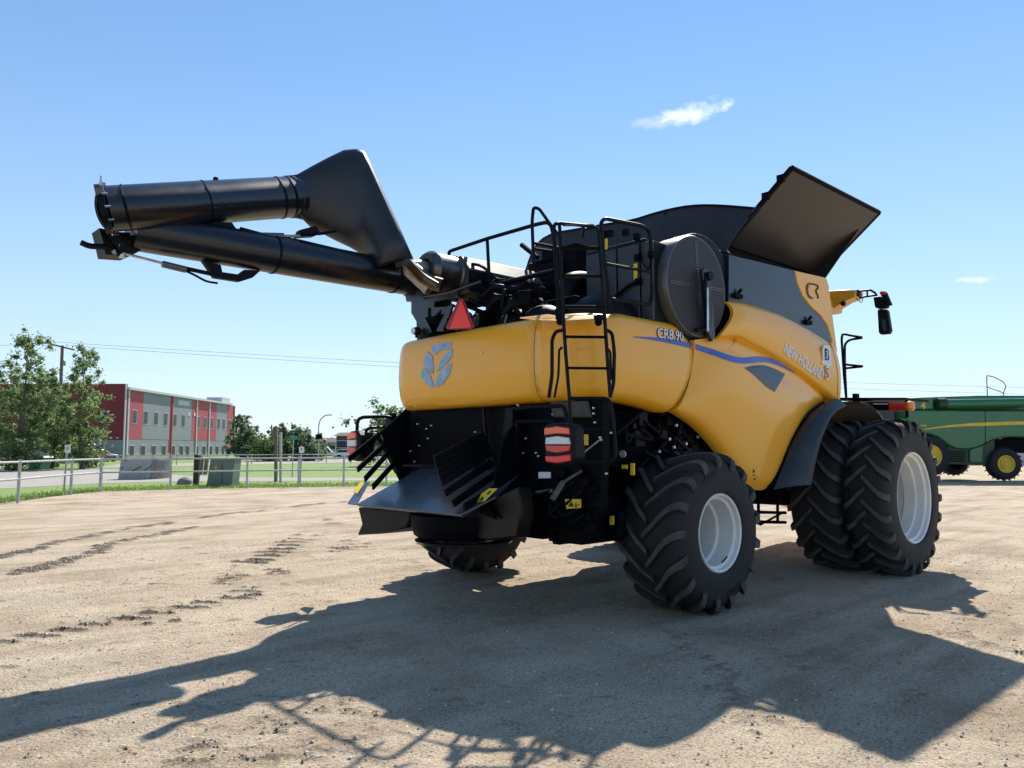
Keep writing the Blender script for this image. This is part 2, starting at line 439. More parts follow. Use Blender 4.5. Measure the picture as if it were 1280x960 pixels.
# fender
a = [yz(*q, -1.66) for q in [(1037, 500), (1012, 519), (992, 550), (979, 582), (967, 612)]]
b = [yz(*q, -1.90) for q in [(1056, 507), (1040, 517), (1027, 543), (1018, 575), (1012, 606)]]
def fend(ao, bo):
    A = resample(ao, 26); B = resample(bo, 26); rows = []
    for i in range(26):
        row = []
        for k in range(9):
            t = k/8; p = A[i].lerp(B[i], t); cx = Vector((3.83, p.y, .97)); nn = (p-cx).normalized()
            p = p+nn*(.06*sin(PI*t))
            row.append(p)
        rows.append(row)
    return rows
ends = fend(a, b)
mb = MB(); grid_mesh(mb, ends, (.05, 0, 0)); fo = mb.build('fender', fendm, combine, sharp=50)
mb = MB()
rows = [[Vector((3.83+1.3*cos(t), y, .97+1.32*sin(t))) for y in (-1.88, -1.5, -1.1)] for t in np.linspace(R(92), R(30), 10)]
grid_mesh(mb, rows, (0, 0, -.03)); mb.build('fender', fendm, combine)
# ---- decals that hug the panels
skins = [panelB, panelC, corner]
BV = bvh_of(*skins)
def hugY(p):
    h = BV.ray_cast(Vector((p.x, -4, p.z)), Vector((0, 1, 0)))
    return Vector((p.x, h[0].y-.003, p.z)) if h[0] is not None and h[0].y < -1.2 else None
def hugPx(px, py):
    d = ray(px, py).normalized(); h = BV.ray_cast(CAM, d)
    return h[0] if h[0] is not None else S(px, py, y=-1.65)
def strip(name, up_, lo_, m, n=50, nw=3):
    U_ = resample([Vector((a_, b_, 0)) for a_, b_ in up_], n); L_ = resample([Vector((a_, b_, 0)) for a_, b_ in lo_], n); rows = []
    for i in range(n):
        rows.append([hugPx(*(U_[i].lerp(L_[i], k/(nw-1)).xy)) + Vector((0, -.005, 0)) for k in range(nw)])
    mb = MB(); mb.loft(rows, False, False); return mb.build(name, m, combine, fix=True)
strip('blue_stripe', [(791, 420.5), (815, 421.5), (840, 424.5), (864, 429)], [(791, 421.5), (815, 425), (840, 430), (864, 435.5)], bluec)
strip('blue_stripe', [(869, 430), (892, 437), (912, 444), (928, 447), (945, 445.5), (960, 447), (975, 453), (994, 466)], [(869, 437), (892, 444.5), (912, 451.5), (928, 454.5), (946, 453), (960, 453.5), (975, 458), (994, 466.5)], bluec)
strip('side_vent_window', [(931, 459.5), (940, 457.3), (955, 456.8), (968, 461), (981, 467.5)], [(931, 460.5), (940, 467), (950, 476), (958, 483.5), (968, 490)], navy, 20, 6)
strip('panel_trim', [(931.5, 460.2), (940, 458.5), (955, 458), (968, 462), (979, 468)], [(931.5, 460.6), (940, 459.5), (955, 459), (968, 463.2), (979, 469.2)], black, 20, 2)
def skin_text(name, txt, pa, pb, hgt, m, shear=.2, offset=0.0, spacing=1.0, stretch=1.0):
    A = hugPx(*pa); B = hugPx(*pb); mid = (A+B)/2; xd = B-A; xd.y = 0; ln = xd.length; xd.normalize(); yd = Vector((-xd.z, 0, xd.x))
    vs, _ = text_mesh(txt, hgt, .001, shear, spacing); wd = max(v.x for v in vs)-min(v.x for v in vs)
    return lettering(name, txt, hgt, mid, xd, yd, m, combine, .004, shear, ln/wd, spacing, hugY, offset)
skin_text('model_lettering', 'CR8.90', (820, 416.5), (859, 420.5), .155, ink, .25, .0065)
o = skin_text('model_lettering', 'CR8.90', (820, 416.5), (859, 420.5), .155, labelw, .25, .001)
for v in o.data.vertices: v.co.y -= .004
skin_text('maker_lettering', 'NEW HOLLAND', (980, 435), (1028, 470), .20, labelw, .12, .004)
def badge(px0, py0, px1, py1, chars):
    pass
mb = MB()
def plate_px(mb, pts, y, d=.01): mb.prism([yz(*q, y) for q in pts], (0, d, 0))
yb = -1.745
plate_px(mb, [(1028, 437), (1030, 432), (1035, 431), (1038, 434), (1039, 441), (1040, 456), (1038, 459), (1027.5, 455), (1027.5, 451), (1029, 449)], yb)
mb.build('shield_badge', labelw, combine)
pA = yz(1033.5, 444, yb-.004); lettering('badge_lettering', 'B', .21, pA, (1, 0, 0), (0, 0, 1), ink, combine, .003, offset=.006)
pA = yz(1033.3, 444, yb-.008); lettering('badge_lettering', '3', .15, pA, (1, 0, 0), (0, 0, 1), labelw, combine, .003)
pA = yz(1034, 467, yb-.0); lettering('badge_lettering', 'S', .24, pA, (1, 0, 0), (0, 0, 1), labelw, combine, .003, offset=.008)
pA = yz(1034, 467, yb-.004); lettering('badge_lettering', 'S', .2, pA, (1, 0, 0), (0, 0, 1), navy, combine, .003, offset=-.003)
# outline style C R mark on the tank corner
mb = MB(); yq = YT-.012
for pts in ([(1015, 355), (1011, 354), (1008.5, 358), (1009, 366), (1012, 372), (1016, 373)], [(1016, 355), (1022, 356.5), (1023, 360), (1019.5, 363.5), (1022, 368), (1023, 373)]):
    mb.tube([yz(*q, yq) for q in pts], .009, .04, 6)
mb.build('series_mark', ink, combine)
mb = MB()
for pts in ([(1016, 357.5), (1012.5, 357), (1011, 360), (1011.5, 366), (1014, 370), (1016.5, 371)],):
    mb.tube([yz(*q, yq) for q in pts], .006, .04, 6)
mb.build('series_mark', labelw, combine)
mb = MB()
for q in [(942, 589, .03, .035), (942, 594, .02, .02), (945.5, 595.5, .012, .012), (943, 599, .03, .02)]:
    c = hugPx(q[0], q[1]); mb.box(c+Vector((0, -.006, 0)), (q[2], .004, q[3]))
mb.build('safety_symbol', ink, combine)
# emblem: five leaf blades on the tail
hoodBV = bvh_of(hood)
def hugT(px, py):
    h = hoodBV.ray_cast(CAM, ray(px, py).normalized()); return h[0]+Vector((-.004, 0, 0)) if h[0] is not None else S(px, py, x=-1.56)
blades = [[(529, 465), (532, 461), (537, 468), (541, 482), (538, 483), (531, 476), (528.5, 470)], [(531, 455), (536, 441), (540.5, 447), (541.5, 462), (541, 466), (538, 464)],
          [(541.5, 433), (548, 431), (552, 434), (549, 439), (545, 443), (542.5, 440)], [(553, 430), (562, 428.5), (564, 431), (559, 437), (552, 437)],
          [(549, 463), (551, 454), (557, 444), (563.5, 437), (564, 445), (560, 452), (551, 461)], [(545, 482), (547.5, 472), (554, 462), (563, 455), (561, 467), (554, 479), (548, 482.5)]]
MB().cyl(hugT(602, 441)+Vector((.01, 0, 0)), hugT(602, 441)+Vector((-.012, 0, 0)), .012, 10).build('hood_button', silver, combine)
em = MB()
for bl in blades:
    cx_ = sum(q[0] for q in bl)/len(bl); cy_ = sum(q[1] for q in bl)/len(bl); bl = [(cx_+(q[0]-cx_)*1.28, cy_+(q[1]-cy_)*1.12) for q in bl]
    em.face([len(em.v)+k for k in range(len(bl))]); em.v += [tuple(hugT(*q)) for q in bl]
eo = em.build('leaf_emblem', leafblue, combine, smooth=False, fix=False)
so = eo.modifiers.new('s', 'SOLIDIFY'); so.thickness = .012; so.offset = 0
# ---- tank lids and rear extension
def lid(sgn, name):
    mb = MB(); hx0, hx1 = 1.79, 4.385
    h0 = Vector((0, 1.07*sgn, 4.25)); t0 = Vector((0, 2.0*sgn, 5.03)); dv = (t0-h0).normalized(); nn = Vector((0, dv.z*sgn, -dv.y*sgn))
    mb.prism([Vector((hx0, *h0.yz)), Vector((hx1, *h0.yz)), Vector((hx1, *t0.yz)), Vector((hx0, *t0.yz))], nn*.02)
    o = mb.build(name, lidm, combine, bevel=.004)
    fr = MB()
    for a_, b_ in (((hx0, *h0.yz), (hx0, *t0.yz)), ((hx1, *h0.yz), (hx1, *t0.yz)), ((hx0, *t0.yz), (hx1, *t0.yz)), ((hx0, *h0.yz), (hx1, *h0.yz))):
        fr.bar(Vector(a_), Vector(b_), .05, .05, (0, nn.y, nn.z))
    for k in range(4):
        p = Vector((hx0-.03, *h0.lerp(t0, .2+.22*k).yz)); fr.box(p, (.05, .09, .09))
    fr.build('lid_frame', blackm, o)
    rb = MB()
    for f in (.33, .68):
        p = h0.lerp(t0, f); rb.bar(Vector((hx0+.1, *p.yz))-nn*.0, Vector((hx1-.15, *p.yz)), .02, .006, (0, nn.y, nn.z))
    rb.build('lid_rib', blackm, o)
    sh = MB(); sh.prism([(hx0-.2, 1.07*sgn, 4.25), (hx1, 1.07*sgn, 4.25), (3.75, 1.52*sgn, 3.93), (1.0, 1.52*sgn, 3.88)], (0, -.02*sgn, -.02))
    sh.build('lid_apron', black, combine)
    return o
lid(-1, 'tank_lid'); lid(1, 'tank_lid')
arch = [S(*q, x=1.72) for q in [(947, 261), (925, 259), (895, 257), (865, 257.5), (838, 262), (815, 268), (790, 275.5), (755, 281), (720, 287), (690, 293), (672, 305), (662, 325), (655, 350)]]
T = resample(arch, 30)
base = resample([Vector((1.3, -1.3, 3.9)), Vector((1.25, 0, 3.9)), Vector((1.3, 2.0, 3.85))], 30)
rows = [[base[i].lerp(T[i], k/6)+Vector((-.10*sin(PI*k/6), 0, 0)) for i in range(30)] for k in range(7)]
mb = MB(); grid_mesh(mb, rows, (.02, 0, 0)); mb.build('tank_extension', mat('tank_fabric', (.02, .018, .018), .7, var=.3, vscale=4), combine)
mb = MB(); mb.tube([p+Vector((-.005, 0, .0)) for p in T], .018, .01, 6)
mb.tube([T[9], base[6]+Vector((-.1, 0, 0))], .02)
mb.tube([T[0]+Vector((-.05, -.05, 0)), S(905, 312, x=1.5)], .035); mb.build('extension_frame', black, combine)
fa = [Vector((4.3, y, 4.15+.85*(abs(y)/2.0)**.8 if abs(y) > 0 else 4.15)) for y in np.linspace(-1.95, 1.95, 20)]
rows = [[Vector((4.0, p.y*.6, 3.9)).lerp(p+Vector((0, 0, .1)), k/3) for p in fa] for k in range(4)]
mb = MB(); grid_mesh(mb, rows, (.02, 0, 0)); mb.build('tank_extension', MATS['tank_fabric'], combine)
# ---- rotary screen
_a = S(829, 355, y=-1.60); _b = S(910, 357, y=-1.60); sx, sy = (_a.x+_b.x)/2, -1.60; sr = (_b.x-_a.x)/2; sz = (S(870, 297, y=-1.60).z+S(876, 420, y=-1.60).z)/2; print('SCREEN', sx, sz, sr)
sr = .57
mb = MB(); mb.lathe([(-.34, sr-.03), (-.30, sr), (-.02, sr), (0, sr-.01), (0, sr-.025)], (sx, sy, sz), 'y', 56, -1)
scr = mb.build('rotary_screen', mat('screen_rim', (.13, .125, .12), .4, metal=.6), combine)
mb = MB(); mb.lathe([(0, sr-.025), (.006, .30), (.010, .001)], (sx, sy-.002, sz), 'y', 56, -1); mb.build('mesh_disc', meshm, scr)
mb = MB()
for a in (R(3), R(93), R(183), R(273)):
    for s_ in (-.012, .012):
        d = Vector((cos(a), 0, sin(a))); e = Vector((-sin(a), 0, cos(a)))
        for k in range(14):
            p = Vector((sx, sy-.014, sz))+d*(.10+k*.031)+e*s_; mb.box(p, (.014, .004, .008), Matrix.Rotation(-a, 3, 'Y'))
mb.build('rivet_row', steeld, scr)
mb = MB(); mb.lathe([(0, .001), (0, .68), (.22, .68), (.22, .55)], (sx+.2, -1.54, sz-.04), 'y', 48, 1)
mb.box((.45, -1.42, 3.2), (1.5, .12, 1.3)); mb.build('screen_housing', plastic, combine, bevel=.02)
mb = MB()
arm_t = S(878, 346, y=sy-.06); arm_b = S(884, 424, y=sy-.02)
mb.prism([arm_t+Vector((-.07, 0, .06)), arm_t+Vector((0, 0, .10)), arm_t+Vector((.07, 0, .06)), arm_t+Vector((.10, 0, -.2)), arm_b+Vector((.09, 0, .05)), arm_b+Vector((.03, 0, -.03)), arm_b+Vector((-.05, 0, .05)), arm_t+Vector((-.02, 0, -.2))], (0, -.05, 0))
sa = mb.build('suction_arm', navy, combine, bevel=.012)
mb = MB(); mb.cyl(arm_t+Vector((.03, -.05, 0)), arm_t+Vector((.03, -.09, 0)), .05); mb.tube([arm_t+Vector((-.03, -.06, -.03)), arm_t+Vector((-.045, -.06, -.1)), arm_b+Vector((-.07, -.06, .1)), arm_b+Vector((-.25, -.02, .07))], .022, seg=8)
mb.build('arm_duct', black, sa)
MB().tube([arm_t+Vector((-.035, -.085, -.14)), arm_t+Vector((-.05, -.085, -.62))], .014).build('gas_strut', steel, sa)
# underside cup in yellow round the screen
rows = []
for t in np.linspace(R(-72), R(-8), 14):
    c = Vector((sx+.2, 0, sz-.04)); rows.append([Vector((c.x+.69*cos(t), y, c.z+.69*sin(t))) for y in (-1.66, -1.60, -1.45)]+[Vector((c.x+.75*cos(t), -1.45, c.z+.75*sin(t)))])
mb = MB(); grid_mesh(mb, rows, (0, .01, 0)); mb.build('screen_surround', yellow, combine)
# ---- cooling box and engine deck
mb = MB(); p1 = S(733, 300, x=-.35); p2 = S(826, 292, x=-.35); p2.y = max(p2.y, -1.40)
zt = p2.z
mb.box((.15, (p1.y+p2.y)/2, (2.9+zt)/2), (1.0, p1.y-p2.y, zt-2.9)); cb = mb.build('cooling_box', plastic, combine, bevel=.015)
for (u0, u1) in ((733, 771), (772, 800), (801, 817)):
    a_ = S(u0+.8, 300, x=-.36); b_ = S(u1-.4, 300, x=-.36); dd = MB(); dd.box((-.365, (a_.y+b_.y)/2, (2.95+zt)/2-.02), (.03, abs(a_.y-b_.y), zt-3.02)); dd.build('access_door', mat('door%d' % u0, (.028+.008*(u0 % 3), .034+.008*(u0 % 3), .045+.008*(u0 % 3)), .4, var=.15, vscale=2), cb, bevel=.01)
mb = MB()
for q in [(757, 293), (763, 292), (782, 291), (796, 296), (797, 322), (798, 352), (814, 318)]: mb.box(S(*q, x=-.40), (.05, .06, .07))
mb.tube([S(800, 305, x=-.40), S(803, 330, x=-.42), S(812, 338, x=-.4), S(813, 317, x=-.4)], .008)
mb.tube([S(770, 370, x=-.42), S(785, 358, x=-.42), S(800, 350, x=-.42)], .02, seg=6); mb.build('latch', blackm, cb)
MB().box(S(794.5, 333, x=-.395), (.006, .045, .06)).box(S(794.5, 341, x=-.395), (.006, .045, .05)).box(S(794.5, 347, x=-.395), (.006, .045, .045)).box(S(758, 305, x=-.395), (.006, .035, .12)).build('warning_label', labely, cb)
mb = MB(); mb.ball((-.55, -.95, 3.0), .42, 1, 1, .72); mb.ball((-1.0, -.55, 2.98), .26, 1, 1, .8); mb.ball((-.9, -.05, 2.95), .3, 1, 1, .9)
mb.build('engine_shroud', plastic, combine)
mb = MB(); mb.box((-.1, .25, 3.05), (1.5, 2.2, .45)); mb.box((.2, .2, 3.35), (.8, 1.6, .4)); mb.box((.9, .1, 3.3), (.6, 2.8, .9))
mb.box((.3, 1.1, 3.2), (1.3, .6, .5))
rnd = random.Random(3)
for k in range(46):
    x = rnd.uniform(-1.25, -.1); y = rnd.uniform(-.6, 1.25); z = rnd.uniform(2.95, 3.38); s_ = rnd.uniform(.05, .16)
    mb.box((x, y, z), (s_, s_*rnd.uniform(.6, 1.6), s_*rnd.uniform(.6, 1.4)), Matrix.Rotation(rnd.uniform(0, 1), 3, 'Z'))
mb.build('engine', blackm, combine, bevel=.008)
mb = MB()
for k in range(16):
    x = rnd.uniform(-1.3, -.3); y = rnd.uniform(-.6, 1.2); z = rnd.uniform(3.0, 3.3)
    mb.tube([(x, y, z), (x+rnd.uniform(-.2, .2), y+rnd.uniform(-.3, .3), z+rnd.uniform(.05, .25)), (x+rnd.uniform(-.3, .3), y+rnd.uniform(-.5, .5), z)], rnd.uniform(.012, .03), .08, 7)
mb.build('engine_hose', black, combine)
mb = MB()
for k in range(12):
    x = rnd.uniform(-1.3, -.3); y = rnd.uniform(-.6, 1.2); mb.cyl((x, y, 3.02), (x+.03, y, 3.1+rnd.uniform(0, .2)), rnd.uniform(.01, .035), 8)
mb.build('engine_fitting', steeld, combine)
# pipe elbow + intake at centre
MB().tube([(-.45, -.35, 2.95), (-.45, -.35, 3.55), (-.2, -.35, 3.62), (.2, -.35, 3.6)], .11, .15, 14).build('intake_pipe', black, combine)
# strange hinge parts behind the rail
mb = MB(); mb.tube([S(652, 306, x=.2), S(672, 322, x=.2)], .035, seg=8); mb.tube([S(667, 330, x=.2), S(700, 320, x=.2)], .03, seg=8); mb.tube([S(668, 304, x=.2), S(700, 310, x=.2)], .02, seg=8); mb.tube([S(664, 334, x=.2), S(690, 336, x=.2)], .06, seg=8)
mb.tube([S(668, 311, x=.2), S(702, 316, x=.2)], .02, seg=8)
mb.box(S(690, 345, x=.25), (.2, .5, .3)); mb.box(S(705, 335, x=.3), (.2, .6, .5)); mb.build('lid_actuator', blackm, combine)
# ---- aftertreatment
mb = MB(); mb.lathe([(0, .001), (0, .10), (-.05, .12), (-.05, .18), (.0, .215), (.03, .22), (.06, .205), (.34, .205), (.36, .22), (.40, .22), (.42, .20), (1.3, .20)], (-1.62, .72, 3.70), 'x', 36, 1)
ex = mb.build('exhaust_canister', mat('canister_steel', (.13, .125, .12), .32, metal=.9, var=.35, vscale=9), combine)
mb = MB(); c0 = Vector((-1.26, .72, 3.70))
pr = [(.0, .30, .02), (0, .30, -.26), (0, -.30, -.26), (0, -.30, .02), (0, -.14, .20), (0, .16, .20)]
mb.prism([c0+Vector(p) for p in pr], (1.22, 0, 0)); mb.build('heat_shield', mat('shield_top', (.05, .05, .053), .5, var=.2, spec=.3), ex, bevel=.01)
MB().prism([c0+Vector((.0, -.31, .0)), c0+Vector((0, -.31, -.25)), c0+Vector((1.22, -.31, -.25)), c0+Vector((1.22, -.31, .0))], (0, .02, 0)).build('shield_side', black, ex)
mb = MB()
for k in range(14):
    a = rnd.uniform(0, .55); mb.tube([c0+Vector((a, -.32, -.04-rnd.random()*.1)), c0+Vector((a+.08, -.36, -.12)), c0+Vector((a+.16+rnd.random()*.1, -.33, -.02-rnd.random()*.18))], .011, .05, 6)
mb.build('wiring_loom', blackm, ex)
MB().box(Vector((-.12, .72, 3.907)), (.10, .14, .008)).build('warning_label', labely, ex)
mb = MB(); mb.tube([(-1.62, .72, 3.70), (-1.82, .72, 3.70), (-1.9, .70, 3.66), (-1.75, .5, 3.42)], .09, .12, 16)
mb.build('exhaust_pipe', steeld, combine)
mb = MB(); mb.tube([S(508, 328, x=-2.2), S(526, 347, x=-1.95), S(545, 358, x=-1.8)], .055, .1, 14); mb.tube([S(517, 337, x=-1.9), S(535, 352, x=-1.8), S(552, 357, x=-1.7)], .08, .1, 14)
mb.build('exhaust_pipe', coppery, combine)
MB().lathe([(0, .001), (0, .04), (.02, .045), (.05, .045), (.055, .03), (.06, .001)], S(575, 358, x=-1.2), 'z', 16, 1).build('filler_cap', red, combine)
for (a_, b_, rr_) in (((566, 350), (640, 372), .03), ((572, 342), (600, 360), .022), ((590, 330), (632, 350), .018), ((600, 372), (660, 350), .035), ((548, 372), (604, 380), .03), ((610, 385), (650, 365), .045), ((630, 392), (675, 372), .05)):
    A_ = S(*a_, x=-1.15); B_ = S(*b_, x=-.95); MB().tube([A_, A_.lerp(B_, .4)+Vector((-.06, 0, .05)), A_.lerp(B_, .7)+Vector((.03, 0, -.05)), B_], rr_, .08, 8).build('deck_pipe', black, combine)
# ---- auger
ax = 1.55
mt0 = Vector((-1.2, ax, 3.77)); mt1 = Vector((-4.58, ax, 3.765))
MB().tube([mt0, mt1], .205, seg=40).build('auger_tube', tube_black, combine, sharp=40)
au = MB()
for x in (-1.55, -3.12):
    c = mt0.lerp(mt1, (x-mt0.x)/(mt1.x-mt0.x)); au.lathe([(-.012, .2), (-.012, .213), (.012, .213), (.012, .2)], c, 'x', 40, 1)
au.build('tube_collar', black, combine)
# elbow where auger meets machine
MB().tube([(-1.25, ax, 3.78), (-.95, ax, 3.72), (-.9, ax-.02, 3.3), (-.9, 1.5, 2.6)], .24, .2, 24).build('auger_elbow', black, combine)
ft0 = D(140, 261, 6.9); ft1 = D(368, 246, 8.9)
fd = (ft1-ft0).normalized()
def ring(c, nrm, r, r2=None, upv=Vector((0, 0, 1)), n=40):
    nrm = nrm.normalized(); sd = nrm.cross(upv).normalized(); u2 = sd.cross(nrm).normalized(); r2 = r2 or r
    return [c+u2*cos(2*PI*k/n)*r+sd*sin(2*PI*k/n)*r2 for k in range(n)]
near = (-n3).cross(Vector((0, 0, 1))).normalized(); near = fd.cross(Vector((0, 0, 1))).normalized()
if near.dot(n3) > 0: near = -near
def obl(L, c, k): return [p-fd*k*max(-.1, (p-c).dot(near)+.04) for p in L]
MB().loft([obl(ring(ft0, fd, .208), ft0, .7), obl(ring(ft0.lerp(ft1, .06), fd, .211), ft0.lerp(ft1, .06), .6), ring(ft0.lerp(ft1, .45), fd, .226), ring(ft0.lerp(ft1, .46), fd, .224), ring(ft1, fd, .240)], True, False).build('folding_tube', tube_black, combine, sharp=40)
mb = MB()
for f, wdt, rr, k in ((-.02, .04, .224, .75), (.075, .010, .219, .75), (.455, .006, .230, .5), (.90, .012, .243, .5), (.97, .012, .246, .5)):
    c = ft0.lerp(ft1, f); mb.loft([obl(q, c, k) for q in (ring(c-fd*wdt, fd, .19), ring(c-fd*wdt, fd, rr), ring(c+fd*wdt, fd, rr), ring(c+fd*wdt, fd, .19))], True, False)
cc = ft0-fd*.04; mb.loft([obl(ring(cc, fd, .20), cc, .75), obl(ring(cc+fd*.02, fd, .20), cc+fd*.02, .75)]); mb.build('flange_ring', black, combine)
mb = MB()
for k in range(12):
    rr = obl(ring(ft0-fd*.02, fd, .230, n=12), ft0-fd*.02, .75)[k]; mb.cyl(rr-fd*.015, rr+fd*.045, .011, 6)
    if k in (0, 11, 1): mb.cyl(rr+Vector((0, 0, -.02)), rr+Vector((0, 0, .07)), .009, 6)
c = D(362, 236, 8.66); mb.cyl(c, c+Vector((-.03, -.03, 0)), .026, 10)
for dx, dy in ((-6, 0), (2, -5), (3, 5), (-12, 4)):
    c2 = D(362+dx, 236+dy, 8.66); mb.cyl(c2, c2+Vector((-.03, -.03, 0)), .011, 6)
mb.build('bolt', steel, combine)
MB().box(ft0.lerp(ft1, .5)+Vector((0, 0, .24)), (.04, .04, .05)).build('tube_marker', blackm, combine)
# spout boot: flared chute
loops = []
c0 = ft1; loops.append(ring(c0-fd*.12, fd, .232)); loops.append(ring(c0+fd*.0, fd, .235))
hdir = Vector((fd.x, fd.y, 0)).normalized()
def sp(px, py, dep): return D(px, py, dep)
Z0 = 8.05
ctrs = [((378, 246), 28, .235, 0), ((395, 246), 38, .25, -8), ((413, 250), 52, .26, -16), ((432, 257), 58, .26, -26), ((450, 270), 53, .25, -34), ((466, 289), 44, .24, -38), ((482, 310), 34, .225, -42), ((495, 329), 27, .21, -72)]
# in-plane half extent is measured along a direction rotating from vertical
loops = [ring(c0-fd*.10, fd, .235)]
outl = [((375, 219), (378, 274)), ((395, 208), (388, 284)), ((415, 197), (403, 292)), ((432, 188.5), (420, 301)), ((447, 187), (437, 309)), ((456, 190), (447, 315)), ((464, 205), (455, 320)), ((483, 247), (463, 326)), ((501, 287), (469, 332)), ((518, 326), (473, 336))]
n_ = 40
Ztab = [8.95, 9.1, 9.2, 9.25, 9.27, 9.27, 9.24, 9.16, 9.08, 9.02]
htab = [.25, .25, .25, .24, .235, .23, .22, .20, .18, .16]
for (a_, b_), Zc, hh in zip(outl, Ztab, htab):
    A = D(*a_, Zc); B = D(*b_, Zc); cen = (A+B)/2; u = (A-B)/2; sd = n3
    ex_ = 1.0 if Zc == Ztab[0] else .85
    sg = lambda v_, e_: math.copysign(abs(v_)**e_, v_)
    loops.append([cen+u*sg(cos(2*PI*k/n_), ex_)+sd*sg(sin(2*PI*k/n_), ex_)*hh for k in range(n_)])
mb = MB(); mb.loft(loops, True, False)
sdir = Vector((n3.x, n3.y, 0))
# orient first loop the same way
A = loops[1][0]
spout = mb.build('spout', mat('rubber_boot', (.016, .018, .023), .36, var=.2, vscale=3, bump=.05, bscale=60), combine, sharp=60)
so = spout.modifiers.new('s', 'SOLIDIFY'); so.thickness = .015
mb = MB()
lo = loops[-1]; mb.tube(lo+[lo[0]], .012, .001, 6); mb.build('spout_lip', black, combine)
# hinge and cylinders under the tube end
mb = MB()
def PA(px, py): return S(px, py, y=1.5)
mb.prism([PA(124, 285), PA(150, 290), PA(176, 291), PA(178, 312), PA(160, 320), PA(132, 318), PA(128, 300)], (0, .25, 0))
mb.prism([PA(127, 288), PA(133, 286), PA(162, 312), PA(150, 318)], (0, -.04, 0))
mb.tube([PA(101, 303), PA(112, 308), PA(132, 308), PA(150, 318)], .028, .1, 8)
mb.prism([PA(253, 325), PA(276, 331), PA(278, 340), PA(298, 343), PA(306, 337), PA(326, 338), PA(316, 347), PA(300, 352), PA(268, 347), PA(262, 338)], (0, .06, 0))
mb.prism([PA(250, 283), PA(262, 277), PA(290, 278), PA(298, 290), PA(292, 303), PA(262, 303), PA(252, 296)], (0, .1, 0))
mb.prism([PA(296, 297), PA(326, 297), PA(324, 311), PA(294, 311)], (0, .1, 0))
mb.tube([PA(300, 285), PA(330, 293), PA(372, 300), PA(440, 316), PA(500, 336)], .014, .1, 6)
mb.tube([PA(250, 300), PA(256, 312), PA(268, 300), PA(262, 290)], .012, .08, 6); mb.tube([PA(245, 292), PA(262, 306), PA(285, 300)], .012, .08, 6)
mb.tube([PA(376, 293), PA(402, 292), PA(420, 289)], .02, .05, 6); mb.prism([PA(372, 296), PA(376, 287), PA(395, 282), PA(400, 289), PA(394, 295)], (0, .1, 0))
mb.tube([PA(228, 337), PA(240, 342), PA(258, 352), PA(272, 354)], .012, .05, 6)
mb.build('hinge_bracket', black, combine)
mb = MB(); mb.tube([PA(140, 313), PA(203, 329)], .014); mb.tube([PA(355, 295), PA(375, 295)], .016); mb.cyl(PA(152, 316), PA(152, 322), .03); mb.build('cylinder_rod', steel, combine)
mb = MB(); mb.tube([PA(203, 330), PA(232, 337)], .035, seg=12); mb.tube([PA(302, 294), PA(354, 295)], .035, seg=12); mb.build('hydraulic_cylinder', mat('cylinder_grey', (.12, .12, .12), .4, metal=.5), combine)
MB().tube([PA(225, 334), PA(262, 342), PA(272, 345)], .022).build('hydraulic_cylinder', black, combine)
mb = MB()
for q in [(252, 305), (262, 287), (287, 293), (145, 316), (168, 293), (150, 308)]: mb.cyl(PA(*q)+Vector((-.03, -.03, 0)), PA(*q), .022, 8)
mb.build('bolt', steeld, combine)
# ---- auger cradle at the tail
mb = MB(); XA = -1.30
def PX(px, py, x=XA): return S(px, py, x=x)
mb.prism([PX(514, 376), PX(533, 374), PX(560, 366), PX(572, 362), PX(572, 371), PX(543, 377), PX(542, 384), PX(557, 384), PX(566, 380), PX(560, 398), PX(552, 414), PX(545, 414), PX(556, 392), PX(531, 397), PX(540, 415), PX(530, 418), PX(514, 391)], (.03, 0, 0))
mb.prism([PX(512, 372), PX(520, 362), PX(530, 366), PX(530, 374), PX(516, 377)], (.3, 0, 0))
mb.prism([PX(505, 364), PX(520, 366), PX(520, 375), PX(508, 377)], (.1, 0, 0))
mb.tube([PX(530, 371), PX(560, 366), PX(600, 352)], .02); mb.build('auger_cradle', navy, combine)
mb = MB(); c = S(521, 414, x=-1.36); mb.ball(c, .055); mb.cyl(c, c+Vector((0, 0, -.08)), .02, 8); wl = mb.build('work_light', plastic, combine)
mb = MB(); mb.cyl(c+Vector((-.05, 0, 0)), c+Vector((-.062, 0, 0)), .04, 14); mb.build('lens', clear, wl)
# ---- slow vehicle triangle
mb = MB()
def TX(px, py, x): return S(px, py, x=x)
mb.prism([TX(573.5, 373, -1.5), TX(578.5, 373, -1.5), TX(592.5, 408, -1.5), TX(590, 411.5, -1.5), TX(560, 412, -1.5), TX(557, 409, -1.5)], (.012, 0, 0)); tr = mb.build('warning_triangle', mat('dark_red_border', (.28, .015, .03), .5), combine)
MB().prism([TX(575.5, 375.5, -1.508), TX(577, 375.5, -1.508), TX(589, 409, -1.508), TX(562, 411, -1.508)], (.006, 0, 0)).build('red_face', mat('fluorescent_red', (.95, .05, .04), .45), tr)
